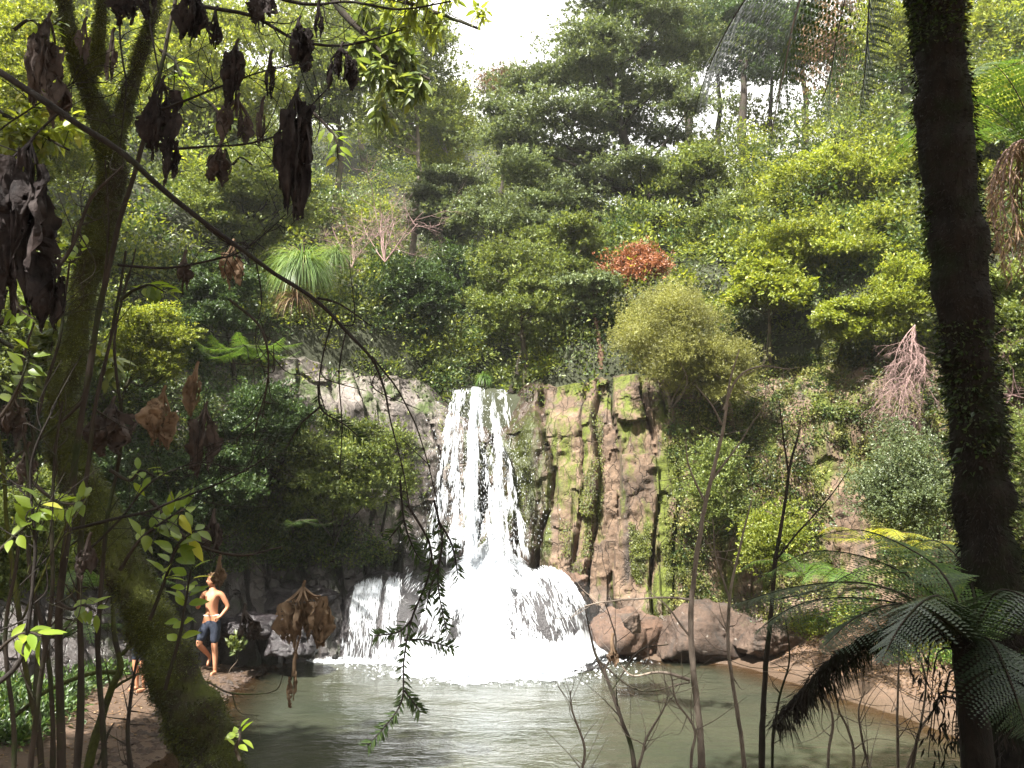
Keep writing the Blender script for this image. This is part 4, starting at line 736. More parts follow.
stem('thin_stem', 'thin crooked stem at the far left edge of the foreground', 'sapling', [(8, 900), (14, 740), (6, 640), (16, 560), (28, 480), (20, 380), (44, 300)], [5, 5, 4, 4, 3.5, 3, 2], 3.0, 'bark_dark', 4, twigs=10)
stem('fallen_branch', 'mossy crooked branch leaning over the left bank behind the leaning trunk', 'branch', [(84, 790), (96, 735), (112, 690), (122, 668), (116, 640), (112, 600), (116, 560)], [11, 10, 8, 7, 6, 4, 3], 7.2, 'bark_moss', 5, fuzzn=2200, br=[([(114, 688), (134, 676), (152, 668)], [4, 3, 2]), ([(122, 672), (90, 674), (50, 690), (10, 720)], [5, 5, 5, 4]), ([(122, 655), (133, 640), (128, 625)], [5, 4, 3])], twigs=10)
stem('fallen_branch', 'thin bare branch lying across the muddy shore below the man', 'branch', [(196, 678), (212, 684), (228, 692), (250, 694), (275, 690), (283, 675)], [2, 2, 2, 1.6, 1.4, 1], 9.5, 'bark', 6, br=[([(232, 692), (240, 712), (258, 716)], [1.5, 1.2, 1])], twigs=4)
stem('fallen_branch', 'short dark stick pointing up from the bottom left shore', 'branch', [(98, 765), (108, 735), (115, 722)], [3, 3, 1.5], 6.8, 'bark_dark', 7)
# the long dark branch across the upper left
db = stem('dark_branch', 'long dark branch slanting from the upper left edge down to the centre', 'branch', [(-30, 55), (0, 72), (60, 112), (130, 160), (200, 222), (270, 272), (318, 300), (345, 325), (372, 356), (384, 385), (390, 420), (402, 470), (408, 510)], [9, 8.5, 8, 7, 6, 5, 4.6, 4, 3.2, 2.6, 2, 1.6, 1.2], 2.6, 'branch', 8,
     br=[([(318, 298), (342, 306), (372, 326)], [3.2, 2.6, 1.2]), ([(333, 318), (322, 355), (318, 385), (325, 412)], [2.2, 2, 1.6, 1]), ([(346, 332), (338, 370), (339, 420), (338, 480)], [2, 1.6, 1.4, 1]), ([(372, 356), (398, 392), (420, 440), (434, 500), (436, 540)], [2.4, 2, 1.6, 1.3, 1]),
         ([(205, 226), (228, 245), (254, 250)], [2.5, 2, 1]), ([(256, 262), (262, 300), (256, 340), (268, 380)], [1.8, 1.6, 1.2, .8]), ([(60, 112), (20, 150), (-10, 170)], [3, 2.5, 2])], twigs=16)
def needles(label, Y, pts, n, seed, L=.034, W=.0062, side=()):
    rng = np.random.default_rng(seed); t = thing('needle_twig', label, 'twig', at(*pts[0], Y), 'green needle-leaved twigs hanging in front of the falls'); mb = MB(); lf = MB()
    for pp in (pts,)+tuple(side):
        C, rr, _, _ = tube(mb, ats(pp, Y), [pxr(1.3, Y), pxr(.6, Y)], 5, 40, 0, 0); T = nrm(np.gradient(C, axis=0)); m = n if pp is pts else n//3; i = rng.integers(4, 40, m); i = i[rng.random(m) < .35+.65*i/40]; m = len(i)
        S = nrm(np.cross(T[i], rvec(rng, m)*.4+np.array((0, -1., .2))))*rng.choice([-1, 1], m)[:, None]; leaves(lf, C[i]+rvec(rng, m)*.004, S*.8+T[i]*.7+rvec(rng, m)*.25, np.array((0, -1., .3))+rvec(rng, m)*.6, L*rng.uniform(.6, 1.2, m), W, 0)
    mb.build('twig', M['branch'], t); lf.build('foliage', M['lf_needle'], t); return t
needles('longest needle-leaved twig hanging down over the pool left of the foam', 2.6, [(408, 505), (430, 545), (428, 578), (412, 618), (404, 660), (402, 700), (386, 725), (368, 745)], 260, 1, side=([(404, 640), (424, 640), (452, 648)], [(404, 690), (412, 700), (420, 712)], [(412, 620), (398, 632), (374, 636)]))
needles('needle-leaved twig hanging in front of the white foot of the falls', 2.6, [(434, 500), (442, 540), (438, 575), (440, 600), (446, 628)], 170, 2, side=([(440, 560), (430, 590), (426, 610)], [(438, 520), (452, 545), (458, 575)]))
needles('short needle-leaved twig above the side cascade', 2.7, [(400, 480), (404, 520), (412, 545), (420, 560)], 90, 3, side=([(404, 520), (388, 540)],))
needles('small fine needle-leaved twig hanging left of the falls top', 2.7, [(318, 385), (322, 410), (345, 425), (362, 440)], 110, 4, side=([(322, 405), (300, 425), (285, 450)],))
for k, (pts, rad, Y, lab) in enumerate((
    ([(136, 118), (176, 108), (214, 92), (256, 74), (300, 62)], [3.5, 3, 2.5, 2, 1.4], 3.2, 'thin branch rising right from the forked trunk, highest of the crossing ones'),
    ([(160, 150), (200, 146), (256, 142), (290, 128), (330, 88)], [3.5, 3, 2.5, 2, 1.5], 3.2, 'thin branch behind the drooping dead leaves, level at mid height of the fork'),
    ([(200, 6), (240, 12), (262, 20), (300, 40), (345, 45), (400, 30)], [5, 5, 4.5, 4, 3, 2], 3.4, 'arching branch along the top edge carrying dead leaves'),
    ([(250, -12), (300, 4), (350, 2), (400, 8), (450, 0)], [4, 4, 3, 2.5, 2], 3.6, 'topmost branch touching the top edge of the picture'),
    ([(120, -20), (124, 60), (126, 92), (120, 150)], [3, 2.6, 2, 1.2], 3.3, 'straight thin hanging vine just right of the left fork arm'),
    ([(142, -20), (152, 30), (158, 70), (166, 100)], [3, 2.4, 2, 1.2], 3.3, 'thin hanging vine near the right fork arm'),
    ([(118, 265), (170, 268), (215, 260), (245, 250), (285, 215)], [3.5, 3, 2.5, 2, 1], 3.4, 'level thin branch right of the mossy trunk below the long dark branch'),
    ([(70, 530), (110, 520), (150, 510), (190, 494), (245, 470), (275, 452)], [4, 3.5, 3, 2.6, 2, 1], 3.8, 'long thin branch crossing right from the stems above the leaning trunk'),
    ([(78, 560), (120, 520), (155, 480), (200, 462), (235, 470)], [3, 2.5, 2, 1.5, 1], 3.8, 'lower thin branch fanning right above the leaning trunk'),
    ([(-10, 690), (20, 655), (36, 560), (30, 470), (55, 400)], [6, 5, 4, 3, 2], 2.6, 'curving dark branch at the lower left edge'),
    ([(0, 130), (40, 100), (74, 78)], [2, 2, 1.4], 3.1, 'short branch in the top left corner holding grey dead leaves'))):
    stem('branch', lab, 'branch', pts, rad, Y, 'branch', 20+k, twigs=18)

# hanging dead leaves
def deadbunch(label, px, py, w, h, Y, seed, mat='deadleaf', nlf=None, group='dead leaves hanging from the branches', stemup=14):
    rng = np.random.default_rng(seed); s = px2m(Y); w, h = (w*.76, h*.88) if Y < 4 else (w, h); wide = w > h*.9; top = at(px, py-h/2, Y); t = thing('dead_leaves', label, 'dead leaves', top, group); nlf = int((nlf or 7)*1.5); mb = MB()
    for k in range(nlf):
        l = h*s*rng.uniform(.55, 1.0); wd = w*s*(rng.uniform(.22, .42) if wide else rng.uniform(.34, .68)); a = rng.uniform(0, TAU); off = np.array((math.cos(a)*w*s*(.44 if wide else .30), math.sin(a)*w*s*.26, -rng.uniform(0, .32)*h*s)); n, m = 22, 13
        V, U = np.meshgrid(np.linspace(0, 1, n), np.linspace(-1, 1, m), indexing='ij'); prof = np.sin(np.pi*np.clip(V*.86+.1, 0, 1))**.7*(1+.25*fbm(np.stack([V*5, U*0+k, U*0], -1), 2, seed)); curl = rng.uniform(.5, 1.9); th = U*curl; prof = prof*(1+.16*fbm(np.stack([V*8, np.sign(U)*3, U*0+k], -1), 3, seed+5)); prof = prof*(1-.55*sstep(.6, 1, V))
        th = th+fbm(np.stack([V*3, U*1.5, U*0+k], -1), 3, seed)*1.3; X = np.sin(th)*prof*wd*.5/max(.6, curl*.6); Yy = np.cos(th)*prof*wd*.32; Z = -V*l*(1+.10*np.abs(U))+.04*l*fbm(np.stack([V*3, U*2, U*0+k], -1), 3, seed+1)
        cr = (np.abs(fbm(np.stack([V*1.8, U*3.2, U*0+k*3], -1), 3, seed+2))-.15)*wd*.62+fbm(np.stack([V*7, U*5, U*0+k*3], -1), 3, seed+4)*wd*.07; X = X+cr+np.sin(V*4+k)*wd*.12; Yy = Yy+cr*.8; ca, sa = math.cos(a), math.sin(a)
        P = np.stack([X*ca-Yy*sa, X*sa+Yy*ca, Z], -1)+top+off; i = np.arange(n*m).reshape(n, m); F = np.stack([i[:-1, :-1], i[:-1, 1:], i[1:, 1:], i[1:, :-1]], -1).reshape(-1, 4)
        keep = hash3(np.stack([F[:, 0]*1., F[:, 0]*0+k, F[:, 0]*0.], -1), seed) > .045*(1+2*(np.abs(U.ravel()[F[:, 0]]) > .7)); mb.add(P, F[keep])
        tube(mb, [top+np.array((0, 0, stemup*s*.5)), top+off*np.array((.6, .6, .3)), top+off], [.0022*Y, .0014*Y, .0010*Y], 4, 8)
    tube(mb, [top+np.array((.01, 0, stemup*s)), top+np.array((0, 0, stemup*s*.5)), top-np.array((0, 0, .05))], [.0018*Y, .0022*Y, .0018*Y], 5, 8)
    o = mb.build('leaves', M[mat], t); return t
for k, a in enumerate((('biggest black clump of crumpled dead leaves, hanging at the left edge', 30, 222, 66, 165, 2.2, 1, 'deadleaf', 10), ('tapering dark dead leaf tail under the biggest black clump', 52, 300, 34, 70, 2.3, 2, 'deadleaf', 5),
    ('greyish dead leaves hanging near the top left corner', 48, 62, 40, 88, 2.9, 3, 'deadleaf3', 8), ('small brown dead leaves below the grey ones near the top left corner', 60, 105, 26, 40, 3.0, 4, 'deadleaf3', 5), ('dead leaves at the top edge right of the fork arm', 128, 8, 32, 36, 3.1, 5, 'deadleaf', 6),
    ('narrow dead leaves between the fork arms', 112, 60, 14, 46, 3.3, 6, 'deadleaf3', 5), ('dark dead leaves hanging at the top beside the arching branch', 192, 20, 32, 58, 3.2, 7, 'deadleaf', 7), ('long dark twisted dead leaves right of the fork', 162, 122, 38, 78, 3.2, 8, 'deadleaf', 8),
    ('pointed black dead leaf end below the long twisted ones', 172, 160, 18, 44, 3.2, 9, 'deadleaf', 4), ('dead leaves hanging under the rising thin branch', 236, 78, 32, 62, 3.2, 10, 'deadleaf', 7), ('dead leaves lower and left of the long brown bunch', 237, 122, 40, 38, 3.3, 11, 'deadleaf3', 6),
    ('dead leaves hanging from the arching branch near the top', 298, 50, 36, 50, 3.4, 12, 'deadleaf', 7), ('bluish dark dead leaves farthest right under the arching branch', 341, 70, 38, 36, 3.4, 13, 'deadleaf', 6), ('long brown bunch of dead leaves hanging lowest right of the fork', 296, 152, 40, 118, 3.2, 14, 'deadleaf', 10),
    ('dead leaves at the top edge between the two right bunches', 262, 8, 30, 34, 3.3, 15, 'deadleaf', 6), ('pale edged dead leaves hanging by themselves under the level branch', 219, 168, 26, 34, 3.4, 16, 'deadleaf3', 5), ('tan dead leaves hanging right of the mossy trunk at mid height', 163, 420, 26, 42, 4.2, 17, 'deadleaf2', 6),
    ('grey brown dead leaves left of the tan ones beside the mossy trunk', 112, 432, 34, 44, 4.0, 18, 'deadleaf3', 6), ('thin grey dead leaves hanging right of the tan bunch', 205, 440, 26, 50, 4.4, 19, 'deadleaf3', 5), ('pale brown dead leaves hanging below the grass tuft', 232, 268, 20, 32, 4.4, 20, 'deadleaf2', 5),
    ('dead leaves at the left edge at mid height', 14, 420, 26, 34, 2.9, 21, 'deadleaf3', 5), ('dangling dead leaves over the dark rock near the head of the man', 213, 536, 16, 26, 6.5, 22, 'deadleaf3', 5), ('small pale dead leaf tuft beside the head of the man', 219, 577, 11, 18, 6.5, 23, 'deadleaf2', 4),
    ('wide bunch of tan dead leaves hanging in front of the left shore boulder', 303, 618, 44, 46, 6.2, 24, 'deadleaf2', 10), ('single small tan dead leaf dangling over the pool below the wide bunch', 294, 684, 12, 30, 6.2, 25, 'deadleaf2', 3), ('dead leaves left of the small bright plant on the bank', 244, 628, 26, 20, 7.5, 26, 'deadleaf3', 5),
    ('reddish dead leaf curled on the bare twig over the foam edge', 612, 656, 14, 16, 6.0, 27, 'deadleaf2', 3))):
    deadbunch(*a[:7], mat=a[7], nlf=a[8])

for k, a in enumerate((('tiny dead leaf scrap just right of the grey bunch in the top left', 84, 44, 16, 34, 3.3, 41, 'deadleaf3', 3), ('little dead leaves close beside the upper end of the right fork arm', 215, 34, 18, 36, 3.4, 42, 'deadleaf', 3), ('small dead leaves between the two bunches under the arching branch', 318, 24, 16, 30, 3.5, 43, 'deadleaf', 3),
    ('small dark dead leaf just under the arching branch, left of centre', 270, 78, 14, 36, 3.4, 44, 'deadleaf', 3), ('thin dead leaf strip hanging left of the long brown bunch', 262, 128, 12, 44, 3.5, 45, 'deadleaf3', 3), ('small dead leaves on the level thin branch by the mossy trunk', 184, 276, 18, 30, 3.5, 46, 'deadleaf3', 4),
    ('small tan dead leaves above the middle of the shady wall', 196, 392, 16, 34, 4.6, 47, 'deadleaf2', 4), ('shrivelled dead leaves low on the slim dark stem', 88, 560, 18, 30, 3.5, 48, 'deadleaf3', 4), ('withered leaf tuft at the left edge above the curving branch', 26, 470, 20, 32, 3.0, 49, 'deadleaf3', 4), ('small dark dead leaves at the very top beside the straight vine', 152, 4, 18, 32, 3.3, 50, 'deadleaf', 3))):
    deadbunch(*a[:7], mat=a[7], nlf=a[8])
for k, (pts, rad, Y, lab) in enumerate((([(100, 900), (104, 760), (98, 640), (106, 540), (120, 440), (116, 340), (134, 250)], [4, 4, 3.5, 3, 2.5, 2, 1.2], 4.2, 'slim grey stem rising just right of the two dark stems'), ([(20, 900), (30, 780), (40, 690), (52, 600), (50, 500), (64, 400)], [4, 4, 3.5, 3, 2.5, 1.5], 3.1, 'slim stem between the pale corner stem and the slimmest dark stem'),
    ([(140, 900), (136, 800), (128, 740), (130, 700), (138, 655)], [4, 4, 3, 2.5, 1.5], 5.6, 'short thin stem standing just left of the leaning trunk base'), ([(-10, 330), (30, 300), (70, 250), (90, 200), (120, 165)], [4, 3.6, 3, 2.4, 1.6], 3.0, 'dark thin branch rising from the left edge to the fork'),
    ([(44, 900), (52, 760), (48, 660), (30, 560), (34, 440), (60, 330), (72, 230)], [3.5, 3.5, 3, 3, 2.4, 2, 1.2], 3.5, 'wavy thin stem left of the slim dark stem'), ([(150, 500), (190, 540), (236, 556), (280, 548)], [2.6, 2.2, 1.6, 1], 4.4, 'thin bare branch drooping toward the dark rock left of the falls'),
    ([(230, 300), (262, 330), (268, 380), (255, 430)], [2, 1.8, 1.4, .8], 3.0, 'thin vine hanging below the long dark branch near the grass tuft'))):
    stem('thin_stem' if k < 5 else 'branch', lab, 'branch', pts, rad, Y, 'bark_dark', 60+k, twigs=14, thick=.7)

# green broad-leaved twigs in the left foreground
def leafy(label, pts, Y, n, L, W, seed, mat='lf_lime', r=2.0, group='broad-leaved green twigs in the left foreground', name='leafy_twig'):
    rng = np.random.default_rng(seed); P = ats(pts, Y); t = thing(name, label, 'twig', P[0], group); mb = MB(); C, rr, _, _ = tube(mb, P, [pxr(r, Y), pxr(r*.4, Y)], 6, 30, 0, 0, 5, 0, .015); lf = MB(); T = nrm(np.gradient(C, axis=0))
    i = np.clip((np.linspace(.25, 1, n)**.8*29).astype(int), 0, 29); S = nrm(np.cross(T[i], rvec(rng, n)*.5+np.array((0, -.6, .7))))*np.where(np.arange(n) % 2, 1, -1)[:, None]
    D = nrm(S*.9+T[i]*rng.uniform(.1, .9, n)[:, None]+rvec(rng, n)*.35+np.array((0, 0, -.1))); Nn = np.array((0, -.45, .9))+rvec(rng, n)*.55
    for q in range(n): tube(mb, [C[i[q]], C[i[q]]+D[q]*.015*Y/3], [.0016, .001], 4, 3)
    bigleaves(lf, C[i]+D*.012*Y/3, D, Nn, L*rng.uniform(.65, 1.15, n), W*rng.uniform(.75, 1.15, n), 0, .22); mb.build('twig', M['bark_dark'], t); lf.build('foliage', M[mat], t); return t
LG = (([(120, 570), (140, 540), (165, 520), (190, 505)], 4.0, 12, .15, .055, 'green twig with long leaves spreading over the leaning mossy trunk'), ([(150, 620), (165, 580), (178, 545), (195, 530)], 4.2, 12, .15, .055, 'upright twig of bright leaves left of the head of the man'),
      ([(165, 690), (178, 640), (185, 600), (190, 570)], 4.4, 11, .13, .05, 'leafy twig rising from the leaning trunk beside the man'), ([(-10, 560), (10, 540), (30, 520), (40, 500)], 2.6, 10, .09, .035, 'green leaves at the left edge above the corner stems'),
      ([(-10, 430), (10, 400), (22, 375), (30, 350)], 2.8, 9, .09, .035, 'yellow-green leaves at the left edge at mid height'), ([(-10, 660), (10, 640), (28, 632), (42, 636)], 2.6, 6, .09, .035, 'few pale leaves low at the left edge'), ([(30, 480), (50, 500), (70, 505), (84, 500)], 3.2, 8, .09, .035, 'leaves in front of the lower mossy trunk'),
      ([(120, 300), (135, 290), (150, 285), (165, 292)], 4.0, 8, .12, .05, 'bright leaves right of the mossy trunk, under the long dark branch'), ([(225, 150), (230, 165), (240, 158), (252, 165)], 3.6, 7, .08, .03, 'small group of yellow leaves right of the dangling dead leaves'), ([(160, 50), (175, 60), (182, 75), (190, 90)], 3.6, 7, .09, .035, 'yellow leaves between the fork and the top dead leaves'),
      ([(310, 110), (325, 125), (335, 140), (338, 160)], 4.2, 10, .11, .035, 'yellowing leaves hanging right of the long brown bunch'), ([(200, 95), (214, 108), (222, 120), (232, 124)], 3.6, 6, .09, .035, 'light green leaves under the rising thin branch'), ([(30, 230), (50, 250), (70, 262), (84, 250)], 3.4, 7, .10, .04, 'green leaves behind the biggest black clump'),
      ([(14, 30), (30, 20), (44, 30), (60, 20)], 3.6, 7, .10, .04, 'green leaves at the very top left'), ([(240, 760), (238, 745), (242, 735), (240, 728)], 3.2, 5, .07, .028, 'small green leaves right of the base of the leaning trunk'), ([(110, 470), (130, 480), (142, 470), (155, 476)], 4.0, 7, .10, .04, 'leaves below the tan dead leaves beside the mossy trunk'),
      ([(56, 600), (70, 610), (84, 606), (96, 612)], 3.6, 6, .09, .035, 'leaves between the slim stems low on the left'), ([(4, 270), (14, 290), (20, 310), (34, 320)], 2.8, 8, .09, .035, 'leaves at the left edge under the black clump'))
for k, a in enumerate(LG): leafy(a[5], a[0], a[1], int(a[2]*1.7), a[3]*.82, a[4]*.95, 400+k)
# a leafy bough at the top, darker broad leaves
def bough(name, label, px, py, rw, rh, Y, n, L, W, seed, mat, pts, r, nb=9, droopy=0.0):
    rng = np.random.default_rng(seed); P = ats(pts, Y); t = thing(name, label, 'bough', P[0]); mb = MB(); C, rr, _, _ = tube(mb, P, [pxr(r, Y), pxr(r*.3, Y)], 7, 40, 0, .1, 9, seed, .03); lf = MB(); c = at(px, py, Y); s = px2m(Y)
    for k in range(nb):
        e = c+rvec(rng, 1)[0]*np.array((rw*s, rw*s*.6, rh*s))*rng.uniform(.4, 1); i = np.argmin(np.linalg.norm(C-e, axis=1)+rng.uniform(0, .3, len(C))); m = (C[i]+e)/2+np.array((0, 0, .08)); Q, _, _, _ = tube(mb, [C[i], m, e], [max(rr[i]*.4, .004), .004, .002], 5, 14)
        q = n//nb; j = rng.integers(4, 14, q); D = nrm(rvec(rng, q)+nrm(e-C[i])*.5+np.array((0, 0, -droopy))); bigleaves(lf, Q[j]+D*.02+rvec(rng, q)*.06, D, np.array((0, -.3, 1.))+rvec(rng, q)*.5, L*rng.uniform(.6, 1.2, q), W*rng.uniform(.7, 1.2, q), 0, .3)
    mb.build('branches', M['bark_dark'], t); lf.build('foliage', M[mat], t)
bough('leafy_bough', 'bough of dark broad leaves hanging in at the top centre-left', 385, 60, 60, 60, 9, 620, .22, .075, 501, 'lf_mid', [(300, -60), (335, 0), (360, 30), (390, 60), (430, 80)], 5, 14, .5)
bough('leafy_bough', 'bough of fine light green leaves across the top edge centre-left', 430, 15, 60, 30, 8, 420, .13, .05, 502, 'lf_bright', [(330, -60), (380, -10), (430, 10), (480, 30)], 4, 12, .2)
bough('leafy_bough', 'bough of yellow-green leaves in the upper left behind the black clump', 25, 130, 60, 60, 6.5, 480, .13, .055, 503, 'lf_bright', [(-80, 60), (-20, 100), (30, 130), (70, 150)], 4, 12, .1)
bough('leafy_bough', 'bough of green leaves on the left behind the mossy trunk at mid height', 60, 360, 70, 50, 7.0, 460, .12, .05, 504, 'lf_mid', [(-80, 300), (-20, 330), (40, 360), (110, 370)], 4, 12, .1)

# ------------------------------------------------------------------ right foreground: tree fern trunk
q1 = at(1004, 800, 4.7); tf = thing('tree_fern', 'dark tree fern with a shaggy leaning trunk at the right foreground', 'tree fern', (q1[0], 4.7, float(H(q1[0], 4.7)))); rng = np.random.default_rng(601)
tk = MB(); pts = [(1022, 1010), (1010, 860), (1003, 740), (998, 650), (990, 560), (982, 470), (970, 370), (960, 270), (950, 170), (941, 80), (934, 0), (924, -90), (916, -160)]
res = tube(tk, ats(pts, 4.7), [pxr(r*.93, 4.7) for r in (42, 38, 34, 31, 27, 26, 26, 26, 27, 28, 29, 29, 30)], 26, 150, 0, .34, 7, 5., .03); tk.build('trunk', M['fibre'], tf)
fb = MB(); fuzz(fb, *res, rng, 26000, .042, .007, 0, None, .9); fb.build('fibre', M['fibre'], tf)
cl_ = MB(); fuzz(cl_, *res, rng, 15000, .030, .018, 0, (-.8, -.4, .1), .2, -.05, 2.2); fuzz(cl_, *res, rng, 9000, .032, .016, 1, None, .5, .0, 2.2); fuzz(cl_, *res, rng, 2600, .055, .024, 0, (-.9, -.1, .1), .3, .15, 1.6); cl_.build('climber', [M['lf_dark'], M['lf_mossd']], tf)
def frondpart(parent, pts, wid, seed, mat, npin=38, npl=15, rr=.010, droop=.3, mr='bark_dark'):
    mb = MB(); frond(mb, ats(pts, 4.7), np.random.default_rng(seed), wid*1.15, 0, int(npin*1.35), npl, rr=rr, droop=droop); return mb.build('frond', [M[mat], M[mr]], parent)
for k, (pts, wid, mat, dr) in enumerate((([(916, -150, 4.7), (860, -150, 4.5), (800, -70, 4.3), (745, 0, 4.2), (712, 60, 4.1), (694, 112, 4.1)], .42, 'lf_frond', .5), ([(916, -150, 4.7), (880, -170, 4.4), (840, -100, 4.1), (800, 0, 4.0), (784, 70, 3.95), (768, 150, 3.95)], .34, 'lf_fern', .75),
                                    ([(916, -150, 4.7), (900, -130, 5.2), (862, -60, 5.6), (838, 30, 5.7), (826, 90, 5.7), (790, 150, 5.7)], .42, 'lf_fern', .55), ([(916, -150, 4.7), (970, -160, 4.5), (1010, -90, 4.4), (1050, 0, 4.3), (1070, 60, 4.3)], .38, 'lf_ferny', .4),
                                    ([(916, -150, 4.7), (800, -200, 4.6), (700, -110, 4.5), (640, -40, 4.5), (596, 26, 4.5)], .40, 'lf_fern', .35), ([(916, -150, 4.7), (940, -210, 4.2), (990, -180, 3.6), (1040, -120, 3.2)], .38, 'lf_fern', .35), ([(916, -150, 4.7), (910, -230, 5.2), (930, -200, 6.2), (950, -120, 6.9)], .38, 'lf_fern', .35),
                                    ([(916, -150, 4.7), (870, -230, 4.2), (820, -260, 3.6), (760, -240, 3.2)], .38, 'lf_fern', .3), ([(916, -150, 4.7), (890, -120, 4.9), (872, -30, 5.0), (866, 60, 5.0), (858, 120, 5.0)], .20, 'lf_frond', .8))):
    frondpart(tf, pts, wid, 610+k, mat, droop=dr, mr='bark_pale' if k == 1 else 'bark_dark')
sk = MB()   # shaggy skirt low on the trunk
for k in range(70):
    i = rng.integers(2, 45); j = rng.integers(0, 26); p = res[3][i, j]; n_ = res[2][i, j]; l = rng.uniform(.25, .6); tube(sk, [p, p+n_*l*.35+np.array((0, 0, -.02)), p+n_*l*.5+np.array((0, 0, -l*.8))], [.008, .005, .002], 4, 7)
    q = p+n_*l*.45+np.array((0, 0, -l*.5)); m = 14; leaves(sk, q+rvec(rng, m)*l*.2, rvec(rng, m)*.5+np.array((0, 0, -.8)), rvec(rng, m), .09, .014, 1)
sk.build('dead_skirt', [M['fibre'], M['bark_dark']], tf)
# younger tree fern with grey glossy fronds
q2 = at(975, 640, 4.3); tf2 = thing('tree_fern', 'young tree fern with spreading dark glossy fronds in front of the big trunk', 'tree fern', (q2[0], 4.3, float(H(q2[0], 4.3)))); tk = MB(); rng = np.random.default_rng(650)
P0 = at(968, 640, 4.25); tube(tk, [(P0[0]+.03, 4.3, float(H(P0[0], 4.3))-.3), P0-np.array((0, 0, .7)), P0], [.09, .08, .07], 12, 26, 0, .35, 9); tk.build('trunk', M['fibre'], tf2)
c0 = (968, 640, 4.25)
for k, (pts, wid, mat, dr) in enumerate((([c0, (930, 608, 4.1), (870, 584, 4.0), (800, 586, 3.9), (728, 606, 3.9)], .31, 'lf_frond', .25), ([c0, (940, 600, 4.3), (880, 562, 4.5), (810, 552, 4.7), (750, 584, 4.8)], .34, 'lf_fern', .22), ([c0, (940, 618, 4.0), (900, 604, 3.8), (856, 618, 3.7), (818, 652, 3.6)], .19, 'lf_frond', .35),
                                    ([c0, (985, 610, 4.0), (1000, 590, 3.7), (1030, 600, 3.5), (1060, 630, 3.4)], .27, 'lf_frond', .3), ([c0, (950, 585, 4.3), (920, 555, 4.5), (860, 530, 4.8), (800, 540, 5.0)], .26, 'lf_fern', .25), ([c0, (945, 600, 4.0), (925, 600, 3.6), (900, 626, 3.5), (880, 664, 3.4)], .19, 'lf_frond', .4),
                                    ([c0, (930, 612, 4.2), (860, 598, 4.2), (800, 604, 4.2), (752, 634, 4.2)], .27, 'lf_frond', .3), ([c0, (990, 640, 4.1), (1010, 680, 3.8), (1030, 740, 3.7)], .22, 'lf_frond', .4), ([c0, (975, 600, 4.5), (960, 560, 4.9), (930, 540, 5.2), (890, 560, 5.4)], .26, 'lf_fern', .25))):
    frondpart(tf2, pts, wid, 660+k, mat, 34, 13, .008, dr)
df = MB(); C, rr, Nf, Vf = tube(df, ats([c0, (930, 622, 4.2), (885, 632, 4.2), (850, 650, 4.2), (822, 676, 4.2), (800, 698, 4.2), (775, 720, 4.2)], 4.2), [pxr(r, 4.2) for r in (4, 4, 4, 5, 5, 4, 1.5)], 10, 60, 0, .6, 14); fuzz(df, C, rr, Nf, Vf, rng, 1700, .085, .006, 0, None, 1.2); fuzz(df, C, rr, Nf, Vf, rng, 500, .16, .006, 0, None, 2.0); df.build('dead_frond', M['fibre'], tf2)
# brown dead skirt of another tree fern at the right edge
def deadskirt(label, px, py, Y, h, seed, n=42):
    rng = np.random.default_rng(seed); c = at(px, py, Y); t = thing('tree_fern', label, 'tree fern', (c[0], c[1], float(H(c[0], c[1])))); tk = MB(); tube(tk, [(c[0], c[1], float(H(c[0], c[1]))-.3), c-np.array((0, 0, 1.0)), c], [.16, .14, .13], 14, 30, 0, .3, 8); tk.build('trunk', M['fibre'], t); sk = MB()
    for k in range(n):
        a = rng.uniform(0, TAU); l = h*rng.uniform(.55, 1.1); d = np.array((math.cos(a), math.sin(a), 0)); P = [c, c+d*.3+np.array((0, 0, .05)), c+d*.48+np.array((0, 0, -l*.45)), c+d*.42+np.array((0, 0, -l))]; C, _, _, _ = tube(sk, P, [.012, .008, .003], 5, 22)
        m = 90; i = rng.integers(4, 22, m); leaves(sk, C[i], rvec(rng, m)*.5+np.array((0, 0, -.8))+d*.2, rvec(rng, m), rng.uniform(.06, .22, m), .012, 1)
    sk.build('dead_skirt', [M['bark_pink'], M['lf_dry']], t)
    for k in range(9):
        a = TAU*k/9+.3; d = np.array((math.cos(a), math.sin(a), 0)); mb = MB(); frond(mb, [c, c+d*.5+np.array((0, 0, .5)), c+d*1.1+np.array((0, 0, .6)), c+d*1.7+np.array((0, 0, .2))], rng, .3, 0, 26, 9); mb.build('frond', [M['lf_fern'], M['bark_dark']], t)
deadskirt('tree fern with a brown skirt of hanging dead fronds at the right edge', 1040, 150, 8.0, 1.35, 701)

# ------------------------------------------------------------------ bare saplings over the pool
S1 = [([(722, 425), (712, 405), (696, 385)], [3, 2, 1]), ([(724, 410), (738, 378), (762, 366), (790, 370)], [3, 2.4, 1.6, 1]), ([(704, 500), (690, 470), (686, 440)], [3, 2, 1]), ([(712, 480), (736, 450), (768, 400)], [3, 2, 1]), ([(692, 600), (660, 596), (610, 600), (585, 606)], [3, 2.4, 1.8, 1]), ([(690, 680), (660, 672), (632, 676), (618, 660)], [4, 3, 2, 1]), ([(693, 640), (672, 610), (650, 590)], [3, 2, 1])]
stem('bare_sapling', 'tallest bare pale sapling in front of the pool, right of the foam', 'sapling', [(702, 900), (702, 768), (699, 720), (690, 640), (693, 580), (701, 520), (712, 470), (724, 420), (728, 385), (740, 350)], [9, 8, 7.5, 6.5, 5.5, 5, 4.5, 3.5, 2.5, 1], 6, 'bark_pale', 31, br=S1, twigs=26)
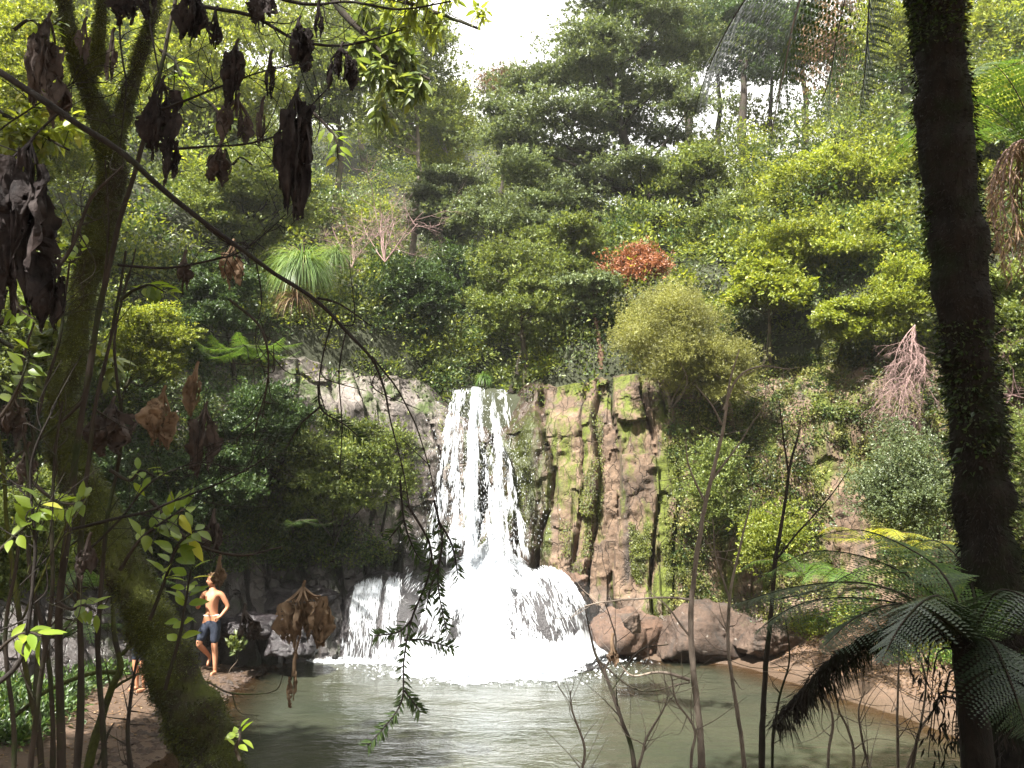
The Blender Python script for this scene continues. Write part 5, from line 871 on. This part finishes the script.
stem('bare_sapling', 'dark bare sapling forking at its top, second from the tallest one', 'sapling', [(758, 900), (762, 768), (764, 690), (772, 600), (778, 540), (790, 470), (800, 430)], [7, 7, 6, 5, 4.5, 3.5, 1.5], 5.8, 'bark_dark', 32, br=[([(789, 478), (784, 440), (780, 400)], [2.6, 2, 1]), ([(776, 560), (800, 530), (826, 500), (848, 470)], [2.6, 2, 1.6, 1]), ([(772, 600), (820, 590), (860, 570)], [2, 1.6, 1])], twigs=20)
stem('bare_sapling', 'slender bare sapling between the two taller ones', 'sapling', [(752, 900), (745, 768), (734, 690), (728, 640), (731, 590), (742, 540), (752, 500)], [6, 5, 4, 4, 3.5, 2.5, 1.2], 6.1, 'bark_pale', 33, br=[([(730, 600), (716, 560), (712, 520)], [2.2, 1.6, 1])], twigs=16)
stem('bare_sapling', 'leaning bare twig rising from the water to the foam edge', 'sapling', [(640, 900), (634, 768), (622, 720), (608, 680), (594, 650), (586, 610)], [6, 5, 4, 3.6, 3, 1], 6.3, 'bark_dark', 34, br=[([(604, 672), (616, 640), (604, 600)], [2.4, 2, 1]), ([(600, 662), (640, 690), (690, 684)], [2.4, 2, 1.4]), ([(612, 690), (640, 650), (668, 644)], [2, 1.6, 1])], twigs=18)
stem('bare_sapling', 'thin dark stem close beside the second sapling', 'sapling', [(780, 900), (772, 768), (780, 700), (790, 660), (786, 620)], [3, 3, 2.5, 2, 1], 5.6, 'bark_dark', 35, twigs=8)
for k, (pts, lab) in enumerate((([(688, 900), (690, 768), (694, 730), (676, 700), (670, 668)], 'short bare twig left of the tallest sapling base'), ([(596, 900), (640, 768), (648, 740), (664, 710), (670, 690)], 'low bare twig in the pool foreground bending right'), ([(830, 900), (828, 768), (832, 720), (822, 690), (812, 660)], 'bare pale twig at the bottom, first of the right-hand cluster'),
                            ([(852, 900), (854, 768), (848, 730), (838, 706), (842, 690)], 'bare pale twig at the bottom, second of the right-hand cluster'), ([(896, 900), (898, 768), (897, 720), (898, 660), (894, 620)], 'straight bare stem before the muddy right shore'), ([(880, 900), (912, 768), (920, 730), (940, 700), (950, 680)], 'bare twig bending right below the young tree fern'),
                            ([(915, 900), (905, 790), (918, 735), (925, 680), (915, 650)], 'bare twig beside the straight stem on the right shore'), ([(880, 900), (872, 790), (862, 740), (858, 710), (866, 690)], 'crooked pale twig in the middle of the right-hand cluster'), ([(570, 900), (575, 800), (584, 750), (572, 712), (570, 690)], 'lowest tiny twig under the foam'))):
    stem('bare_twig', lab, 'twig', pts, [4, 3.4, 2.8, 2, 1], 5.4, 'bark_pale', 40+k, twigs=12, group='bare twigs along the near shore')

# ------------------------------------------------------------------ people
def skin_mesh(name, nodes, edges, root, lev=2):
    me = bpy.data.meshes.new(name); names = list(nodes); ix = {n: i for i, n in enumerate(names)}; me.from_pydata([nodes[n][0] for n in names], [(ix[a], ix[b]) for a, b in edges], [])
    o = bpy.data.objects.new(name, me); COL.objects.link(o); o.modifiers.new('s', 'SKIN')
    for n in names:
        r = nodes[n][1]; r = (r, r) if isinstance(r, (int, float)) else r; sv = me.skin_vertices[0].data[ix[n]]; sv.radius = r; sv.use_root = (n == root)
    sb = o.modifiers.new('d', 'SUBSURF'); sb.levels = lev; sb.render_levels = lev
    dg = bpy.context.evaluated_depsgraph_get(); ev = o.evaluated_get(dg); m2 = ev.to_mesh(); V = np.array([v.co[:] for v in m2.vertices]); F = [tuple(p.vertices) for p in m2.polygons]; ev.to_mesh_clear()
    bpy.data.objects.remove(o); bpy.data.meshes.remove(me); return V, F
def addF(mb, V, F):
    F4 = [f for f in F if len(f) == 4]; F3 = [f for f in F if len(f) == 3]
    n = mb.n; mb.add(V, F4 or F3)
    if F4 and F3: mb.f.append((np.array(F3)+n, 0, True))
def ell(c, r, th0=0, n=20, m=14, fn=None):
    th, ph = np.meshgrid(np.linspace(0, TAU, n, endpoint=False), np.linspace(0.02, math.pi-.02, m)); U = np.stack([np.sin(ph)*np.cos(th), np.sin(ph)*np.sin(th), np.cos(ph)], -1); P = U*np.asarray(r)
    if fn is not None: P = fn(P, U)
    P = P+np.asarray(c); i = np.arange(n*m).reshape(m, n); nx = np.roll(i, -1, 1); return P.reshape(-1, 3), np.stack([i[:-1], i[1:], nx[1:], nx[:-1]], -1).reshape(-1, 4)
def person(label, loc, rz, height, seed, lift=True, headturn=-.5, hairm='hair'):
    J = {'pel': ((0, 0, .96), (.135, .10)), 'bel': ((.005, 0, 1.10), (.122, .092)), 'che': ((0, 0, 1.26), (.148, .105)), 'upc': ((0, .01, 1.38), (.135, .085)), 'nek': ((0, .005, 1.47), (.052, .052)), 'nk2': ((-.005, -.01, 1.54), (.05, .05)),
         'shl': ((.165, .01, 1.405), .056), 'ell': ((.275, .075, 1.17), .040), 'wrl': ((.185, -.015, 1.02), .026), 'hal': ((.150, -.055, .985), (.034, .02)), 'shr': ((-.165, .01, 1.405), .056), 'elr': ((-.25, -.05, 1.15), .040), 'wrr': ((-.15, -.19, 1.24), .026), 'har': ((-.10, -.215, 1.29), (.034, .02)),
         'hpl': ((.085, 0, .90), .088), 'knl': ((.095, -.02, .50), .056), 'cal': ((.098, .02, .36), .054), 'anl': ((.10, .035, .10), .034), 'hel': ((.10, .05, .045), .036), 'tol': ((.115, -.13, .03), (.042, .022)),
         'hpr': ((-.085, 0, .90), .088), 'knr': ((-.13, -.16, .55), .056), 'car': ((-.115, -.02, .45), .052), 'anr': ((-.09, .16, .30), .034), 'her': ((-.09, .19, .26), .034), 'tor': ((-.10, .12, .12), (.040, .022))}
    if not lift: J.update(knr=((-.10, -.03, .50), .056), car=((-.10, .0, .36), .054), anr=((-.10, .035, .10), .034), her=((-.10, .05, .045), .036), tor=((-.115, -.13, .03), (.042, .022)))
    E = [('pel', 'bel'), ('bel', 'che'), ('che', 'upc'), ('upc', 'nek'), ('nek', 'nk2'), ('upc', 'shl'), ('shl', 'ell'), ('ell', 'wrl'), ('wrl', 'hal'), ('upc', 'shr'), ('shr', 'elr'), ('elr', 'wrr'), ('wrr', 'har'), ('pel', 'hpl'), ('hpl', 'knl'), ('knl', 'cal'), ('cal', 'anl'), ('anl', 'hel'), ('hel', 'tol'), ('pel', 'hpr'), ('hpr', 'knr'), ('knr', 'car'), ('car', 'anr'), ('anr', 'her'), ('her', 'tor')]
    for side, hp, wr in (('l', J['hal'][0], J['wrl'][0]), ('r', J['har'][0], J['wrr'][0])):
        h = np.array(hp); f = nrm(h-np.array(wr)); sd_ = nrm(np.cross(f, (0, 0, 1.))); u = np.cross(sd_, f)
        for q in range(4):
            o = (q-1.5)*.017; l = (.060, .070, .066, .052)[q]; a = h+sd_*0+u*o+f*.015; b_ = a+f*l*.5-sd_*.006*(1 if side == 'l' else -1); c_ = a+f*l*.85-sd_*.028*(1 if side == 'l' else -1)
            for nm, pp, rr in ((f'f{side}{q}a', a, .0095), (f'f{side}{q}b', b_, .0088), (f'f{side}{q}c', c_, .0075)): J[nm] = (tuple(pp), rr)
            E += [('ha'+side, f'f{side}{q}a'), (f'f{side}{q}a', f'f{side}{q}b'), (f'f{side}{q}b', f'f{side}{q}c')]
        a = h-f*.015+u*.03; J[f't{side}a'] = (tuple(a), .011); J[f't{side}b'] = (tuple(a+u*.025+f*.025), .009); E += [('ha'+side, f't{side}a'), (f't{side}a', f't{side}b')]
    V, F = skin_mesh('body', J, E, 'pel'); mb = MB(); addF(mb, V, F); ct, st = math.cos(headturn), math.sin(headturn); hc = np.array((-.008, -.012, 1.635))
    def face(P, U):
        x, y, z = P[..., 0], P[..., 1], P[..., 2]; P = P.copy(); fr_ = -U[..., 1]
        P[..., 1] -= .022*np.exp(-((x/.014)**2+((z+.012)/.026)**2))*(fr_ > 0)*1.3       # nose
        P[..., 1] += .010*np.exp(-(((np.abs(x)-.032)/.014)**2+((z-.012)/.011)**2))*(fr_ > 0)    # eye sockets
        P[..., 1] -= .006*np.exp(-((x/.026)**2+((z+.055)/.010)**2))*(fr_ > 0); P[..., 1] -= .012*np.exp(-((x/.03)**2+((z+.095)/.02)**2))*(fr_ > 0)   # lips, chin
        P[..., 0] *= 1-.28*sstep(-.02, -.115, z); return P
    def turn(P): P = P-hc; return np.stack([P[:, 0]*ct-P[:, 1]*st, P[:, 0]*st+P[:, 1]*ct, P[:, 2]], -1)+hc
    for c_, r_, fn in ((hc, (.075, .095, .118), face), (hc+np.array((.075, .008, -.008)), (.011, .02, .031), None), (hc+np.array((-.075, .008, -.008)), (.011, .02, .031), None)):
        V, F = ell(c_, r_, n=48 if fn is not None else 12, m=40 if fn is not None else 10, fn=fn); mb.add(turn(V), F)
    loc = np.asarray(loc, float); t = thing('person', label, 'person', loc); s = height/1.75
    def place(m_, name, mats):
        cz, sz = math.cos(rz), math.sin(rz); m_.v = [np.stack([(v[:, 0]*cz-v[:, 1]*sz)*s, (v[:, 0]*sz+v[:, 1]*cz)*s, v[:, 2]*s], -1)+loc for v in m_.v]; return m_.build(name, mats, t)
    place(mb, 'body', M['skin'])
    ey = MB()
    for q in (-1, 1): V, F = ell(hc+np.array((q*.032, -.084, .012)), (.011, .006, .006), n=10, m=8); ey.add(turn(V), F)
    place(ey, 'eyes', M['bark_dark'])
    hr = MB(); V, F = ell(hc+np.array((0, .016, .022)), (.086, .098, .108), n=40, m=30, fn=lambda P, U: P*(1+.10*fbm(U*5, 3, seed))[..., None]); k = np.array([(not ((V[f, 1].mean() < hc[1]-.035) and (V[f, 2].mean() < hc[2]+.045))) and V[f, 2].mean() > hc[2]-.07 for f in F]); hr.add(turn(V), F[k])
    rg = np.random.default_rng(seed); n = 900; u = rvec(rg, n); u = u[(u[:, 2] > -.3) & ((u[:, 1] > -.35) | (u[:, 2] > .45))]; leaves(hr, turn(hc+np.array((0, .016, .022))+u*np.array((.082, .094, .104))), u*.6+rvec(rg, len(u))*.5+np.array((0, 0, -.5)), u, .045, .010); place(hr, 'hair', M[hairm])
    SJ = {k: J[k] for k in ('pel', 'hpl', 'hpr')}; SJ['pel'] = ((0, 0, .955), (.150, .115)); SJ['hpl'] = ((.088, 0, .86), .105); SJ['hpr'] = ((-.088, 0, .86), .105); kl = np.array(J['knl'][0]); kr = np.array(J['knr'][0]); SJ['ml'] = (tuple((kl+np.array(SJ['hpl'][0]))/2), .088); SJ['mr'] = (tuple((kr+np.array(SJ['hpr'][0]))/2), .088); SJ['kl'] = (tuple(kl+np.array((0, 0, .02))), .078); SJ['kr'] = (tuple(kr+np.array((0, 0, .02))), .078); SJ['top'] = ((0, 0, 1.0), (.140, .108))
    V, F = skin_mesh('shorts', SJ, [('top', 'pel'), ('pel', 'hpl'), ('hpl', 'ml'), ('ml', 'kl'), ('pel', 'hpr'), ('hpr', 'mr'), ('mr', 'kr')], 'pel'); V = V+nrm(V-V.mean(0))*(fbm(V*14, 3, seed)*.010)[:, None]; m3 = MB(); addF(m3, V, F); so_ = place(m3, 'shorts', M['denim'])
    wb = MB(); V, F = ell((0, 0, 1.032), (.148, .112, .024), n=30, m=10); wb.add(V, F); place(wb, 'waistband', M['waist']); return t
g = at(208, 683, 15.3); gx, gy = g[0], 15.3
person('bare-chested man in dark knee-length shorts standing on the muddy left bank', (gx, gy, float(H(gx, gy))-.01), -.15, 1.82, 5)
g2 = at(133, 680, 13.6); person('person almost hidden behind the leaning mossy trunk on the left bank', (g2[0]+.10, g2[1], float(H(g2[0]+.1, g2[1]))-.01), -.5, 1.55, 9, lift=False)

# ------------------------------------------------------------------ trees that stand beside and behind the viewer and shade the near bank
def shade_tree(label, c, rad, k, n, r0, seed, base):
    rng = np.random.default_rng(seed); B = gen_blobs(rng, c, rad, k, .26*max(rad), .45); b = (*base, float(H(*base))); t = thing('canopy_tree', label, 'tree', b); m1 = MB(); skeleton(m1, rng, b, B, r0, None, 22); m1.build('trunk', M['bark'], t); m2 = MB(); fill_blobs(m2, rng, B, n, .15, .075, 0, 7); m2.build('crown', M['lf_mid'], t)
shade_tree('tall canopy tree standing behind the viewer on the near bank', (-1.0, -.1, 10.5), (4.9, 4.2, 1.8), 46, 120000, .22, 801, (-1.5, -2.0))
shade_tree('tall canopy tree standing on the near bank left of the viewer', (-8.2, .9, 10.5), (4.6, 4.2, 2.0), 42, 110000, .22, 802, (-7.6, -1.0))
EXPO=2.1; HAZE=.0009

# ------------------------------------------------------------------ light, sky, haze
EL, AZ = R(52), R(55)     # sun to the left of and behind the camera
sdir = Vector((-math.cos(EL)*math.cos(AZ), -math.cos(EL)*math.sin(AZ), math.sin(EL)))
sun = bpy.data.lights.new('sun', 'SUN'); sun.energy = 5.0; sun.angle = R(.6); sun.color = (1, .96, .88)
so = bpy.data.objects.new('sun', sun); COL.objects.link(so); so.rotation_euler = sdir.to_track_quat('Z', 'Y').to_euler()
w = bpy.data.worlds.new('World'); sc.world = w; w.use_nodes = True; nt = w.node_tree; nt.nodes.clear(); N = nt.nodes; L = nt.links
sky = N.new('ShaderNodeTexSky'); sky.sky_type = 'NISHITA'; sky.sun_disc = False; sky.sun_elevation = EL; sky.sun_rotation = math.atan2(sdir.x, sdir.y)
tc = N.new('ShaderNodeTexCoord'); tn = noise(N, L, 2.2, 6, tc.outputs['Generated'], .6); cf = maprange(N, L, tn.outputs[0], .30, .52, .35, 1)
cc = mixc(N, L, cf, sky.outputs[0], (11.0, 10.8, 10.4))
bg = N.new('ShaderNodeBackground'); bg.inputs[1].default_value = .054; L.new(cc, bg.inputs[0]); o = N.new('ShaderNodeOutputWorld'); L.new(bg.outputs[0], o.inputs[0])
sc.view_settings.view_transform = 'Standard'; sc.view_settings.look = 'None'; sc.view_settings.exposure = EXPO; sc.view_settings.gamma = 1
sc.cycles.use_denoising = True
try: sc.cycles.denoiser = 'OPENIMAGEDENOISE'
except Exception: pass
sc.cycles.max_bounces = 7; sc.cycles.diffuse_bounces = 3; sc.cycles.glossy_bounces = 3; sc.cycles.transparent_max_bounces = 12; sc.cycles.transmission_bounces = 4
sc.cycles.sample_clamp_indirect = 6; sc.cycles.caustics_reflective = False; sc.cycles.caustics_refractive = False

# thin haze volume added over the gorge to imitate veiling lens glare
hz = MB(); x0, x1, y0, y1, z0, z1 = -70, 70, -30, 120, -2.6, 36
V = [(x, y, z) for z in (z0, z1) for y in (y0, y1) for x in (x0, x1)]
hz.add(V, [[0, 2, 3, 1], [4, 5, 7, 6], [0, 1, 5, 4], [2, 6, 7, 3], [0, 4, 6, 2], [1, 3, 7, 5]], 0, False)
m, nt, N, L = newmat('haze_veil'); pv = N.new('ShaderNodeVolumePrincipled'); pv.inputs['Density'].default_value = HAZE; pv.inputs['Color'].default_value = (.95, .95, .92, 1); pv.inputs['Anisotropy'].default_value = .3
o = N.new('ShaderNodeOutputMaterial'); L.new(pv.outputs[0], o.inputs['Volume'])
tag(hz.build('haze', m), 'thin pale haze added over the gorge to imitate veiling glare', 'haze', kind='stuff')
